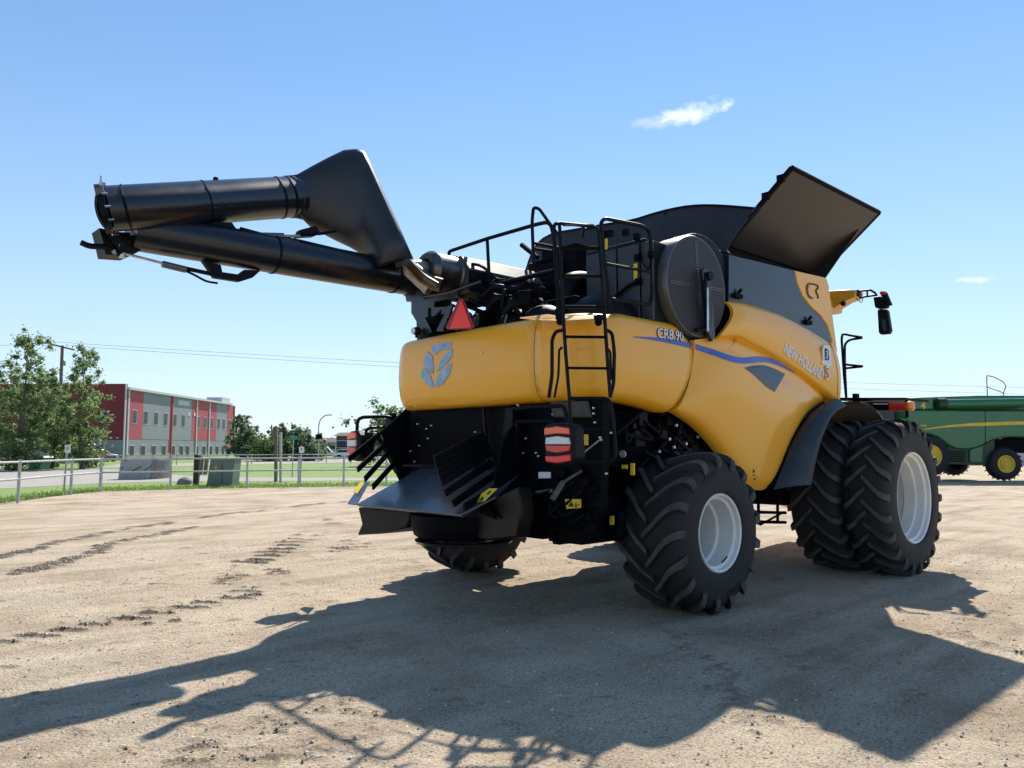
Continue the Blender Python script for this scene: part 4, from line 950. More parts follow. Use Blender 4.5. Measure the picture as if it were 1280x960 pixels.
def gwheel(name, px, py, rad, hubr, w, dz, dark=False):
    c = GPt(px, py, dz); mb = MB()
    def lt(prof, seg=40):
        L = []
        for ww, rr in prof: L.append([c+n3*ww+r3*rr*cos(2*PI*k/seg)+Vector((0, 0, rr*sin(2*PI*k/seg))) for k in range(seg)])
        return L
    mb.loft(lt([(.04, hubr), (.0, hubr+.06), (-.01, (hubr+rad)/2), (.03, rad-.06), (.10, rad-.03), (w-.1, rad-.03), (w-.03, rad-.06), (w, hubr)]), True, False)
    for k in range(40):
        a = 2*PI*k/40; d = r3*cos(a)+Vector((0, 0, sin(a))); e = -r3*sin(a)+Vector((0, 0, cos(a)))
        o_ = (0.0 if k % 2 else w/2)
        A = c+d*(rad-.02)+n3*(o_+.0); B = c+d*(rad-.02)+n3*(o_+w/2)+e*.12; mb.bar(A, B, .05, .06, tuple(d))
    t = mb.build(name, rubber, gc)
    mb = MB(); mb.loft(lt([(.05, hubr), (.02, hubr), (.02, hubr-.04), (.10, hubr-.08), (.12, hubr*.6), (.06, hubr*.55), (.06, .1), (.02, .09), (.02, .001)]), True, False)
    for k in range(8):
        a = 2*PI*k/8; mb.box(c+n3*.05+r3*hubr*.38*cos(a)+Vector((0, 0, hubr*.38*sin(a))), (.05, .05, .05))
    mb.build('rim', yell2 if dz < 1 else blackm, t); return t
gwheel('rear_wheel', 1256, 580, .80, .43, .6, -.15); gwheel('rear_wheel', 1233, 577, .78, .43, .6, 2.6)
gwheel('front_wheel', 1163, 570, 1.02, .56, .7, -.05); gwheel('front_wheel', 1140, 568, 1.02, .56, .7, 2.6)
mb = MB(); mb.bar(GPt(1256, 580, .3), GPt(1233, 577, 2.6), .2, .2); mb.bar(GPt(1163, 570, .5), GPt(1150, 570, 2.6), .3, .3); mb.build('axle', blackm, gc)
mb = MB(); mb.tube([GPt(1242, 495, .5), GPt(1241, 468, .5), GPt(1250, 470, .5), GPt(1262, 476, .5), GPt(1266, 482, .5), GPt(1263, 488, .5), GPt(1262, 495, .5)], .022, .1, 6); mb.tube([GPt(1242, 483, .5), GPt(1262, 490, .5)], .02); mb.build('guard_rail', blackm, gc)
mb = MB(); mb.tube([GPt(1183, 580, .3), GPt(1183, 591, .3)], .015); mb.tube([GPt(1214, 580, .3), GPt(1214, 589, .3)], .015); mb.build('stand_leg', steeld, gc)
gpr('cab', [(1090, 505), (1128, 503), (1130, 545), (1092, 548)], glass, .7, 1.7, bevel=.05)
adopt(gc)
# ================================================================== GROUND
class VN:
    def __init__(s, seed): s.t = np.random.RandomState(seed).rand(256, 256)
    def __call__(s, x, y):
        xi = np.floor(x).astype(int); yi = np.floor(y).astype(int); fx = x-xi; fy = y-yi
        fx = fx*fx*(3-2*fx); fy = fy*fy*(3-2*fy); g = lambda a, b: s.t[a % 256, b % 256]
        return (g(xi, yi)*(1-fx)+g(xi+1, yi)*fx)*(1-fy)+(g(xi, yi+1)*(1-fx)+g(xi+1, yi+1)*fx)*fy-.5
vn = [VN(k) for k in range(6)]
def graded(lo, hi, fine, step, far, grow=1.06):
    a = list(np.arange(lo, hi, step)); s = step; x = a[-1]
    while x < far: s = min(s*grow, 400); x += s; a.append(x)
    s = step; x = lo; b = []
    while x > -fine: s = min(s*grow, 400); x -= s; b.append(x)
    return np.array(b[::-1]+a)
X1 = graded(-7.5, 8.0, 6000, .024, 6000); Z1 = graded(2.2, 13.0, 600, .020, 6000)
GX, GZ = np.meshgrid(X1, Z1)
H = np.zeros_like(GX); RH = np.zeros_like(GX); DIRT_SHADE = np.zeros_like(GX)
near = np.exp(-np.maximum(0, np.hypot(GX, GZ)-14)/8)
H += near*(.010*vn[0](GX/1.3, GZ/1.3)+.008*vn[1](GX/.4+9, GZ/.4)+.007*vn[2](GX/.13, GZ/.13+5)+.006*vn[3](GX/.06, GZ/.06))
rs = np.random.RandomState(5)
def gpx(px, py):
    p = S(px, py, z=0)-CAM; return p.dot(r3), p.dot(n3)
def ridge(X, Z, L, wd, ht, ang, dirt_shade=1.0):
    m = (abs(GX-X) < L+.3) & (abs(GZ-Z) < L+.3)
    if not m.any(): return
    x = GX[m]-X; z = GZ[m]-Z; u = x*cos(ang)+z*sin(ang); v = -x*sin(ang)+z*cos(ang)
    wob = .022*vn[4](GX[m]/.09, GZ[m]/.09)+.014*vn[3](GX[m]/.04, GZ[m]/.04); v = v+wob; prof = np.exp(-(v/wd)**4)*np.exp(-(u/L)**6)*np.clip(.75+.9*vn[2](GX[m]/.06, GZ[m]/.06), .35, 1.1)
    RH[m] = np.maximum(RH[m], ht*prof); DIRT_SHADE[m] = np.maximum(DIRT_SHADE[m], dirt_shade*prof*1.1)  # mask darkens the tracks: soil colour plus painted shade of the backlit ridges
def zpt(x, y): return x*.390625, 600+y*.390625
for (x, y, l) in [(20, 522, 90), (118, 501, 150), (218, 483, 130), (305, 463, 110), (415, 445, 130), (505, 427, 125), (607, 409, 140), (665, 393, 95), (760, 380, 110), (810, 370, 60), (560, 455, 40), (470, 462, 40)]:
    X, Z = gpx(*zpt(x, y)); ridge(X, Z, l*.39/961*Z*.5, .03, .032, R(-4), 1.9)
rowa = [(0, 250), (50, 238), (100, 225), (160, 205), (230, 190), (300, 180), (360, 165), (430, 152), (500, 145), (560, 135), (620, 125), (660, 118), (700, 110), (750, 107), (800, 103), (900, 90), (1000, 80), (1080, 72)]
rowb = [(60, 300), (100, 290), (180, 265), (250, 245), (320, 215), (390, 197), (450, 185), (520, 175), (580, 160), (640, 150)]
def dens(rw_, n, spread, htt, Ls):
    P = [Vector((*zpt(*q), 0)) for q in rw_]; Q = resample(P, n)
    for i, q in enumerate(Q):
        X, Z = gpx(q.x, q.y); X += rs.normal(0, spread*.5); Z += rs.normal(0, spread)
        ridge(X, Z, Ls*rs.uniform(.6, 1.3), .04*rs.uniform(.6, 1.2), htt*rs.uniform(.5, 1.2), R(14)+rs.normal(0, .2), 2.2)
dens(rowa, 120, .10, .028, .15); dens(rowb, 75, .10, .026, .15)
for (x, y) in [(800, 265), (830, 258), (860, 243), (880, 232), (900, 222), (920, 210), (940, 200), (960, 190), (985, 178), (1010, 165), (1050, 140), (1070, 130), (1090, 120), (1110, 128)]:
    X, Z = gpx(*zpt(x, y)); ridge(X, Z, .28*rs.uniform(.8, 1.2), .04, .036, R(-8)+rs.normal(0, .08), 1.8)
for (x, y) in [(1060, 130), (1090, 215), (1110, 205), (1080, 225), (750, 310), (720, 325), (880, 290), (790, 355), (1040, 125), (1130, 195), (1150, 205)]:
    for k in range(3):
        X, Z = gpx(*zpt(x+rs.uniform(-25, 25), y+rs.uniform(-12, 12))); ridge(X, Z, .16, .035, .02, rs.uniform(-.4, .4), .9)
for (x, y, l) in [(75, 455, 12), (340, 540, 18), (720, 800, 60), (780, 800, 40), (890, 790, 60), (920, 785, 50), (880, 815, 40), (640, 862, 50), (700, 855, 45), (580, 918, 50), (625, 905, 40), (1090, 850, 60), (1040, 870, 50), (960, 850, 30), (1030, 740, 50), (1120, 735, 40), (850, 760, 60), (1180, 760, 50), (1000, 895, 60), (780, 895, 40), (860, 895, 30), (400, 858, 20), (640, 825, 30)]:
    for k in range(3):
        X, Z = gpx(*zpt(x+rs.uniform(-30, 30), y+rs.uniform(-8, 8))); ridge(X, Z, l*.39/961*Z*.5*rs.uniform(.5, 1.1), .016, .012, rs.normal(0, .25), .9)
for k in range(55):
    X, Z = gpx(rs.uniform(200, 470), rs.uniform(868, 955)); ridge(X, Z, rs.uniform(.03, .13), rs.uniform(.012, .022), rs.uniform(.008, .02), rs.normal(0, .3), rs.uniform(.2, .8))
for k in range(420):
    X = rs.uniform(-6, 7); Z = rs.uniform(3, 14); ridge(X, Z, rs.uniform(.03, .12), rs.uniform(.012, .03), rs.uniform(.006, .018), rs.normal(0, .4), .45)
# faint cross tracks inside the shadow
for (A, B) in [(((840), 790), (910, 850)), ((910, 850), (935, 905)), ((1180, 790), (1275, 815))]:
    Q = resample([Vector((*A, 0)), Vector((*B, 0))], 14)
    for q in Q:
        X, Z = gpx(q.x, q.y)
        for k in range(3): ridge(X+rs.normal(0, .06), Z+rs.normal(0, .06), .05, .025, .015, rs.normal(0, .6), .6)
H += RH
Xr, Zr = GX.ravel(), GZ.ravel()
co = np.empty((Xr.size, 3)); co[:, 0] = CAM.x+r3.x*Xr+n3.x*Zr; co[:, 1] = CAM.y+r3.y*Xr+n3.y*Zr; co[:, 2] = H.ravel()-.004*0
# flatten under the tyres
nx_, nz_ = len(X1), len(Z1)
idx = (np.arange(nz_-1)[:, None]*nx_+np.arange(nx_-1)[None, :]).ravel()
quads = np.stack([idx, idx+1, idx+nx_+1, idx+nx_], 1)
me = bpy.data.meshes.new('ground'); me.vertices.add(len(co)); me.vertices.foreach_set('co', co.ravel())
me.loops.add(quads.size); me.loops.foreach_set('vertex_index', quads.ravel()); me.polygons.add(len(quads))
me.polygons.foreach_set('loop_start', np.arange(len(quads))*4); me.polygons.foreach_set('use_smooth', np.ones(len(quads), dtype=bool)); me.update()
at = me.attributes.new('dirt_shade', 'FLOAT', 'POINT'); at.data.foreach_set('value', np.clip(DIRT_SHADE.ravel(), 0, 1).astype(np.float32))
me.validate()
gm = bpy.data.materials.new('gravel'); gm.use_nodes = True; nt = gm.node_tree; N = nt.nodes; Lk = nt.links; bs = N['Principled BSDF']
tc = N.new('ShaderNodeTexCoord')
def noise(scale, det=6, rough=.6, vec=None):
    n = N.new('ShaderNodeTexNoise'); n.inputs['Scale'].default_value = scale; n.inputs['Detail'].default_value = det; n.inputs['Roughness'].default_value = rough
    Lk.new(vec or tc.outputs['Object'], n.inputs['Vector']); return n.outputs['Fac']
def ramp(f, stops):
    r = N.new('ShaderNodeValToRGB'); el = r.color_ramp.elements
    while len(el) < len(stops): el.new(.5)
    for e, (p, c) in zip(el, stops): e.position = p; e.color = (*c, 1)
    Lk.new(f, r.inputs['Fac']); return r.outputs['Color']
def mix(f, a, b, mode='MIX'):
    m = N.new('ShaderNodeMix'); m.data_type = 'RGBA'; m.blend_type = mode
    if isinstance(f, float): m.inputs[0].default_value = f
    else: Lk.new(f, m.inputs[0])
    Lk.new(a, m.inputs[6]); Lk.new(b, m.inputs[7]); return m.outputs[2]
base = ramp(noise(.45, 8), [(.30, (.53, .41, .275)), (.52, (.66, .53, .375)), (.75, (.72, .605, .45))])
spk = ramp(noise(58, 4, .75), [(.34, (.16, .14, .13)), (.45, (.66, .65, .64)), (.60, (1.0, 1.0, 1.0))])
c1 = mix(.85, base, spk, 'MULTIPLY')
vo = N.new('ShaderNodeTexVoronoi'); vo.inputs['Scale'].default_value = 34; Lk.new(tc.outputs['Object'], vo.inputs['Vector'])
sep = N.new('ShaderNodeSeparateColor'); Lk.new(vo.outputs['Color'], sep.inputs['Color'])
stone = ramp(sep.outputs[0], [(.0, (.16, .145, .13)), (.45, (.40, .35, .29)), (.92, (.60, .55, .48))])
sm = N.new('ShaderNodeMath'); sm.operation = 'LESS_THAN'; Lk.new(vo.outputs['Distance'], sm.inputs[0]); 
thr = N.new('ShaderNodeMath'); thr.operation = 'MULTIPLY'; Lk.new(sep.outputs[1], thr.inputs[0]); thr.inputs[1].default_value = .42
Lk.new(thr.outputs[0], sm.inputs[1])
c2_ = mix(sm.outputs[0], c1, stone)
at_ = N.new('ShaderNodeAttribute'); at_.attribute_name = 'dirt_shade'
dm = N.new('ShaderNodeMath'); dm.operation = 'MULTIPLY'; Lk.new(at_.outputs['Fac'], dm.inputs[0]); dm.inputs[1].default_value = .9; dm.use_clamp = True
soil = ramp(noise(25, 5), [(.3, (.05, .038, .028)), (.7, (.15, .115, .085))])  # dark soil tone that also carries the ridges' shade
mpg = N.new('ShaderNodeMapping'); mpg.inputs['Rotation'].default_value = (0, 0, R(38)); mpg.inputs['Scale'].default_value = (.25, 2.2, 1); Lk.new(tc.outputs['Object'], mpg.inputs['Vector'])
strk = ramp(noise(1.0, 7, .6, mpg.outputs[0]), [(.36, (.80, .78, .76)), (.5, (1, 1, 1)), (.68, (1.12, 1.1, 1.06))])
pat = ramp(noise(.9, 5, .55), [(.35, (.86, .84, .82)), (.55, (1, 1, 1))])
c2_ = mix(1.0, mix(1.0, c2_, strk, 'MULTIPLY'), pat, 'MULTIPLY')
Lk.new(mix(dm.outputs[0], c2_, soil), bs.inputs['Base Color']); bs.inputs['Roughness'].default_value = .92; bs.inputs['Specular IOR Level'].default_value = .25
ad = N.new('ShaderNodeMath'); ad.operation = 'MULTIPLY_ADD'; Lk.new(noise(55, 4, .75), ad.inputs[0]); ad.inputs[1].default_value = .8; Lk.new(noise(14, 4), ad.inputs[2])
bp = N.new('ShaderNodeBump'); bp.inputs['Strength'].default_value = .9; bp.inputs['Distance'].default_value = .03; Lk.new(ad.outputs[0], bp.inputs['Height']); Lk.new(bp.outputs[0], bs.inputs['Normal'])
me.materials.append(gm); go = bpy.data.objects.new('ground', me); col.objects.link(go); go['kind'] = 'structure'
# loose stones
def stones(n, x0, x1, z0, z1, smin, smax, seed):
    r_ = np.random.RandomState(seed); X = r_.uniform(x0, x1, n); Z = z0+(z1-z0)*r_.rand(n)**1.4; s_ = smin+(smax-smin)*r_.rand(n)**4
    o8 = np.array([(1, 0, 0), (0, 1, 0), (-1, 0, 0), (0, -1, 0), (0, 0, .8), (0, 0, -.5)]); f8 = [(0, 1, 4), (1, 2, 4), (2, 3, 4), (3, 0, 4), (1, 0, 5), (2, 1, 5), (3, 2, 5), (0, 3, 5)]
    P = o8[None]*(s_[:, None, None])*(1+r_.uniform(-.35, .35, (n, 6, 3))); a = r_.uniform(0, 6.28, n); ca, sa_ = np.cos(a)[:, None], np.sin(a)[:, None]
    x = P[..., 0]*ca-P[..., 1]*sa_; y = P[..., 0]*sa_+P[..., 1]*ca
    jx = np.clip(np.searchsorted(X1, X), 0, nx_-1); jz = np.clip(np.searchsorted(Z1, Z), 0, nz_-1); h = H[jz, jx]
    wx = CAM.x+r3.x*X+n3.x*Z; wy = CAM.y+r3.y*X+n3.y*Z
    V = np.stack([x+wx[:, None], y+wy[:, None], P[..., 2]*.8+h[:, None]+s_[:, None]*.15], -1).reshape(-1, 3)
    F = (np.array(f8)[None]+(np.arange(n)*6)[:, None, None]).reshape(-1, 3)
    return V, F
V, F = stones(34000, -7, 8, 2.4, 14, .003, .014, 3)
me = bpy.data.meshes.new('gravel_stones'); me.from_pydata(V.tolist(), [], F.tolist()); me.materials.append(leafmat('stone_mix', (.16, .14, .12), (.60, .53, .44), 0)); o = bpy.data.objects.new('gravel_stones', me); col.objects.link(o)
tag(o, 'small loose stones scattered over the packed gravel yard', 'gravel', kind='stuff')
# crumbly soil clods thrown up along the tracks
ii = np.argwhere((DIRT_SHADE > .6) & (GZ < 16)); rc = np.random.RandomState(77); ii = ii[rc.choice(len(ii), min(len(ii), 15000), replace=False)]; n = len(ii)
cx_ = GX[ii[:, 0], ii[:, 1]]+rc.normal(0, .022, n); cz_ = GZ[ii[:, 0], ii[:, 1]]+rc.normal(0, .03, n); ch_ = H[ii[:, 0], ii[:, 1]]
s_ = (.003+.013*rc.rand(n)**4)
o8 = np.array([(1, 0, 0), (0, 1, 0), (-1, 0, 0), (0, -1, 0), (0, 0, .8), (0, 0, -.5)]); f8 = np.array([(0, 1, 4), (1, 2, 4), (2, 3, 4), (3, 0, 4), (1, 0, 5), (2, 1, 5), (3, 2, 5), (0, 3, 5)])
Pc = o8[None]*s_[:, None, None]*(1+rc.uniform(-.45, .45, (n, 6, 3)))
Vc = np.stack([Pc[..., 0]*1.3+(CAM.x+r3.x*cx_+n3.x*cz_)[:, None], Pc[..., 1]*1.3+(CAM.y+r3.y*cx_+n3.y*cz_)[:, None], Pc[..., 2]+ch_[:, None]], -1).reshape(-1, 3)
me = bpy.data.meshes.new('soil_clods'); me.from_pydata(Vc.tolist(), [], (f8[None]+(np.arange(n)*6)[:, None, None]).reshape(-1, 3).tolist()); me.materials.append(leafmat('clod_mix', (.07, .052, .038), (.30, .24, .175), 0)); o = bpy.data.objects.new('soil_clods', me); col.objects.link(o)
tag(o, 'dark crumbly soil clods pressed up along the tyre tracks', 'soil', kind='stuff')
# ground sheets
def sheet(name, pts, m, z, dens=1):
    mb = MB(); mb.face(range(len(pts))); mb.v = [(p[0], p[1], z) for p in pts]; mb2 = mb
    me_ = bpy.data.meshes.new(name); bm = bmesh.new(); bmesh.ops.triangulate
    vs = [bm.verts.new(v) for v in mb.v]
    for t_ in tessellate_polygon([[Vector(v) for v in mb.v]]): bm.faces.new([vs[i] for i in t_])
    bm.normal_update()
    for f_ in bm.faces:
        if f_.normal.z < 0: f_.normal_flip()
    bm.to_mesh(me_); bm.free(); me_.materials.append(m); ob = bpy.data.objects.new(name, me_); col.objects.link(ob); ob['kind'] = 'structure'; return ob
def gp(px, Z, z=0): return W((px-640)/961*Z, Z, z)
def gy(px, py):
    Z = 1.65*961/(py-560); return gp(px, Z)
grassm = mat('grass_turf', (.12, .20, .035), .9, c2=(.22, .30, .07), vscale=.9, lo=.3, hi=.7, detail=10, bump=.6, bscale=12)
roadm = mat('gravel_road', (.30, .275, .24), .92, c2=(.38, .345, .30), vscale=.6, bump=.3, bscale=20)
sheet('grass', [gy(-260, 650), gy(-100, 640), gy(0, 629), gy(28, 625.5), gy(70, 620), gy(100, 616.5), gy(129, 614), gy(216, 611.5), gy(311, 609.5), gy(431, 607.8), gy(560, 606.5), gy(660, 605.5), gp(660, 600), gp(-900, 600), gp(-900, 60)], grassm, .010)
sheet('road', [gy(-300, 622), gy(-100, 615), gy(0, 611), gy(60, 608), gy(129, 604), gy(216, 602), gy(311, 601.3), gy(431, 600.8), gy(660, 600.5), gy(660, 597), gy(431, 597.3), gy(311, 596.8), gy(240, 595), gy(200, 592), gy(165, 588), gy(129, 586), gy(60, 585.5), gy(0, 585.5), gy(-200, 586)], roadm, .018)
sheet('road', [gy(120, 585.2), gy(240, 582.5), gy(350, 580.5), gy(450, 578.0), gy(660, 575.8), gy(660, 573), gy(480, 573.6), gy(420, 574.6), gy(350, 577), gy(250, 579), gy(150, 580.5)], roadm, .026)
sheet('road', [gy(400, 577), gy(450, 571), gy(520, 569.5), gy(540, 571), gy(470, 575)], roadm, .034)
# grass blades by the fence
V = []; F = []
r_ = np.random.RandomState(9)
for k in range(7000):
    px = r_.uniform(-60, 560); edge = np.interp(px, [-100, 0, 28, 70, 100, 129, 216, 311, 431, 560], [640, 629, 625.5, 620, 616.5, 614, 611.5, 609.5, 607.8, 606.5])
    Z = 1.65*961/(edge-560)*(1+abs(r_.normal(0, .05))) + r_.normal(0, .12); X = (px-640)/961*Z; p = W(X, Z, .0); a = r_.uniform(0, 6.28); h = r_.uniform(.04, .14); w_ = .02
    i = len(V); V += [(p.x-cos(a)*w_, p.y-sin(a)*w_, 0), (p.x+cos(a)*w_, p.y+sin(a)*w_, 0), (p.x+r_.normal(0, .04), p.y+r_.normal(0, .04), h)]; F.append((i, i+1, i+2))
me = bpy.data.meshes.new('grass_tufts'); me.from_pydata(V, [], F); me.materials.append(grassb); o = bpy.data.objects.new('grass_tufts', me); col.objects.link(o)
tag(o, 'short ragged grass growing along the foot of the pipe fence', 'grass', kind='stuff')
# ================================================================== FENCES
def fence(name, posts, toph, midh, label, rad=.045):
    root = empty(name, posts[0]); tag(root, label, 'fence')
    for p in posts: MB().tube([p, p+Vector((0, 0, toph+.04))], rad, seg=10).build('post', galv, root)
    for h in (toph-.04, midh):
        MB().tube([p+Vector((0, 0, h)) for p in posts], rad*.72, .01, 8).build('rail', galv, root)
    adopt(root); return root
fp = [gy(-170, 655), gy(-60, 640), gy(28, 628), gy(93, 618), gy(129, 614)]
fence('pipe_fence', fp, 1.27, .72, 'grey two rail pipe fence run nearest the camera at the left edge')
fp = [gy(130, 613.8), gy(216, 612), gy(311, 610), gy(375, 608.8), gy(431, 608), gy(484, 607.3), gy(530, 606.8)]
fence('pipe_fence', fp, 1.27, .72, 'grey two rail pipe fence run in front of the utility box and grass')
fp = [gy(px, 582.5-(px-130)*.012) for px in range(130, 500, 31)]
fence('pipe_fence', fp, 1.0, .55, 'low distant pipe fence along the far side of the grass', .05)
# ================================================================== BUILDING
Zb0, Zb1, Xb = 112.0, 153.0, -56.2
Hb = 10.0
sideh = lambda z: z
def bmat(name, c, v=.06): return mat(name, c, .6, var=v, vscale=.5)
redw = bmat('maroon_cladding', (.20, .018, .028)); redl = bmat('red_cladding', (.42, .075, .09)); greyw = bmat('grey_cladding', (.26, .275, .29)); stoneb = mat('stone_base', (.40, .38, .34), .9, c2=(.26, .25, .23), vscale=2.2, lo=.4, hi=.6)
trimw = mat('pale_trim', (.55, .56, .57), .5); winm = mat('window_glass', (.035, .045, .055), .25, spec=.3)
bd = empty('office_building', W(Xb, Zb0, 0)); tag(bd, 'long two storey red and grey industrial office building beyond the grass', 'building')
def zpx(px): return -Xb*961/(640-px)
def sb(name, Za, Zc, h0, h1, m, out=.0, th=.3, parent=bd, bevel=0):
    mb = MB(); mb.prism([W(Xb+out, Za, h0), W(Xb+out, Zc, h0), W(Xb+out, Zc, h1), W(Xb+out, Za, h1)], r3*-th); return mb.build(name, m, parent, bevel=bevel)
def ht(py, px): return 1.65+(560-py)/961*zpx(px)
rt = ht(487, 158)
MB().prism([W(Xb-.1, Zb0+.1, 0), W(Xb-.1, Zb1-.1, 0), W(Xb-26, Zb1-.1, 0), W(Xb-26, Zb0+.1, 0)], (0, 0, rt-.2)).build('core', greyw, bd)
sb('wall', Zb0, Zb1, .9, 3.0, greyw, 0); sb('stone_plinth', Zb0, Zb1, 0, .9, stoneb, .06)
segs = [(158, 178.5, redl), (178.5, 212, greyw), (212, 216, redl), (216, 239.5, greyw), (239.5, 270.5, redl), (270.5, 283.5, greyw), (283.5, 292.6, redl)]
for a_, b_, m in segs:
    sb('wall_panel', zpx(a_), zpx(b_), 3.0 if m is redl or m is greyw else 0, rt, m, .03)
sb('wall_strip', zpx(212), zpx(216), .9, 3.0, redl, .05); sb('wall_strip', zpx(283.5), zpx(292.6), .9, 3.0, redl, .05)
sb('eave', Zb0-.2, Zb1+.2, rt, rt+.35, trimw, .5, 1.2)
sb('parapet', zpx(277), Zb1, rt+.3, rt+1.3, trimw, .0, 3)
for px in (158.8, 214, 245, 261, 292): sb('downspout', zpx(px), zpx(px)+.35, .2, rt, redl if px in (214, 292) else trimw, .16, .14)
def window(px, py, w_, h_):
    Z = zpx(px); h = ht(py, px)
    f_ = sb('window', Z-w_/2-.12, Z+w_/2+.12, h-h_/2-.15, h+h_/2+.1, trimw, .07, .12); sb('pane', Z-w_/2, Z+w_/2, h-h_/2, h+h_/2, winm, .10, .05, f_)
Hu = ht(521, 168); Hl = ht(563.5, 166)
for px in (168, 182, 195, 207, 218.5, 229, 247.7, 256.5, 265, 273.5, 279.8, 287): window(px, 560-(Hu-1.65)*961/zpx(px), 1.1, 1.9)
for px in (166, 180, 193.5, 206, 217.5, 227.8, 235.5, 247, 256, 264.4, 272.3, 279.8, 286.5): window(px, 560-(Hl-1.65)*961/zpx(px), 1.2, 1.5)
sb('wall_sign', zpx(222), zpx(236), ht(506, 222), ht(500, 222), trimw, .06, .05); sb('wall_vent', zpx(235), zpx(236.5), ht(520, 235), ht(516, 235), labelw, .1, .1); sb('wall_vent', zpx(242), zpx(243.5), ht(520, 242), ht(516, 242), labelw, .1, .1)
def fb(name, pxa, pxb, h0, h1, m, out=0, th=.3, parent=bd):
    mb = MB(); a_ = (pxa-640)/961*Zb0; b_ = (pxb-640)/961*Zb0
    mb.prism([W(a_, Zb0-out, h0), W(b_, Zb0-out, h0), W(b_, Zb0-out, h1), W(a_, Zb0-out, h1)], n3*th); return mb.build(name, m, parent)
h55 = 1.65+(560-550)/961*Zb0
fb('front_wall', -60, 158, h55, 1.65+(560-480)/961*Zb0, redw, .5, .6); fb('front_base', -60, 157.4, 0, h55, greyw, .4, .5)
fb('corner_trim', 157.4, 158.6, 0, 1.65+(560-480)/961*Zb0, trimw, .55, .3)
for (a_, b_, y0_, y1_) in ((123, 137, 514.5, 527.5), (122.5, 134.5, 557, 571.5), (90, 102, 557, 571)):
    f_ = fb('window', a_-.6, b_+.6, 1.65+(560-y1_-.5)/961*Zb0, 1.65+(560-y0_+.5)/961*Zb0, trimw, .6, .2); fb('pane', a_, b_, 1.65+(560-y1_)/961*Zb0, 1.65+(560-y0_)/961*Zb0, winm, .64, .05, f_)
adopt(bd)
# ================================================================== TREES
def tree(name, px, Z, top_py, width, label, cat, lm, n, leaf, crown0=.12, seed=1, group=None, slim=.5, trunk=.16, base=None, lean=0, gaps=1.0):
    r_ = np.random.RandomState(seed); b = W((px-640)/961*Z, Z, 0); Ht = 1.65+(560-top_py)/961*Z
    root = empty(name, b); tag(root, label, cat, group)
    tk = MB(); top = b+Vector((r_.normal(0, .2), r_.normal(0, .2), Ht*.93)); mid = b.lerp(top, .5)+Vector((r_.normal(0, .25), r_.normal(0, .25), 0))
    tk.tube([b-Vector((0, 0, .1)), mid, top], [trunk, trunk*.15], .8, 8)
    cl = []; nb = int(26*gaps)
    for k in range(nb):
        f = crown0+(1-crown0)*(k+.5)/nb; f = max(crown0+.005, min(.99, f+r_.normal(0, .02))); env = max(0.0, math.sin(PI*min(1, (f-crown0)/(1-crown0))**slim))**.7*width/2*r_.uniform(.55, 1.1)+width*.06
        a = k*2.399+r_.normal(0, .4); P0 = b.lerp(mid, f*2) if f < .5 else mid.lerp(top, (f-.5)*2)
        tip = P0+Vector((cos(a)*env, sin(a)*env, env*r_.uniform(.25, .7)))
        if tip.z > b.z+Ht: tip.z = b.z+Ht*.99
        tk.tube([P0, P0.lerp(tip, .5)+Vector((0, 0, -.05*env)), tip], [trunk*.32*(1.1-f), .012], .3, 5)
        m_ = max(3, int(env*3.2))
        for j in range(m_+1):
            q = P0.lerp(tip, (.25+.75*j/m_)); cl.append((q+Vector(tuple(r_.normal(0, .30*env**.5, 3))), r_.uniform(.15, .60)*(width/6)**.6*(1.15-.4*f)))
    tk.build('trunk', bark, root)
    cs = np.array([tuple(c[0]) for c in cl]); rad = np.array([c[1] for c in cl]); pick = r_.choice(len(cl), n, p=rad**1.6/np.sum(rad**1.6))
    v = r_.normal(0, 1, (n, 3)); v /= np.linalg.norm(v, axis=1)[:, None]; pos = cs[pick]+v*(rad[pick]*np.abs(r_.normal(0, .75, n)))[:, None]; pos[:, 2] = np.maximum(pos[:, 2], .12)
    u = r_.normal(0, 1, (n, 3)); u[:, 2] *= .7; u /= np.linalg.norm(u, axis=1)[:, None]; w_ = np.cross(u, r_.normal(0, 1, (n, 3))); w_ /= np.linalg.norm(w_, axis=1)[:, None]
    s_ = (leaf*r_.uniform(.6, 1.3, n))[:, None]
    V = np.stack([pos-u*s_, pos+w_*s_*.55, pos+u*s_, pos-w_*s_*.55], 1).reshape(-1, 3); F = np.arange(4*n).reshape(-1, 4)
    me = bpy.data.meshes.new('crown'); me.from_pydata(V.tolist(), [], F.tolist()); me.materials.append(lm); o = bpy.data.objects.new('crown', me); col_link(o, root)
    adopt(root); return root
T = tree
T('poplar_tree', 24, 57, 403, 4.6, 'tall poplar with a thin leaning top at the far left edge', 'tree', leafA, 16000, .105, .06, 3, slim=.55, trunk=.22)
T('poplar_tree', 106, 60, 428, 4.2, 'broad poplar in front of the maroon building end', 'tree', leafA, 15000, .105, .05, 8, slim=.6, trunk=.2)
T('poplar_tree', 68, 63, 486, 4.6, 'lower poplar squeezed between the two tall ones at left', 'tree', leafA, 14000, .105, .04, 12, slim=.6, trunk=.18)
T('poplar_tree', -16, 60, 442, 4.6, 'dense poplar cut by the left edge of the picture', 'tree', leafA, 15000, .105, .04, 14, slim=.65, trunk=.2)
T('shrub', 110, 62, 560, 2.6, 'rounded light green shrub under the broad poplar', 'shrub', leafB, 2600, .10, .02, 21, trunk=.04)
T('shrub', 18, 55, 556, 3.4, 'dark shrub at the foot of the far left poplar', 'shrub', leafB, 3000, .10, .02, 22, trunk=.04)
T('spruce_tree', 303, 120, 518, 5.0, 'slim pointed tree just right of the long building', 'tree', leafC, 5000, .24, .03, 31, slim=.42, trunk=.2)
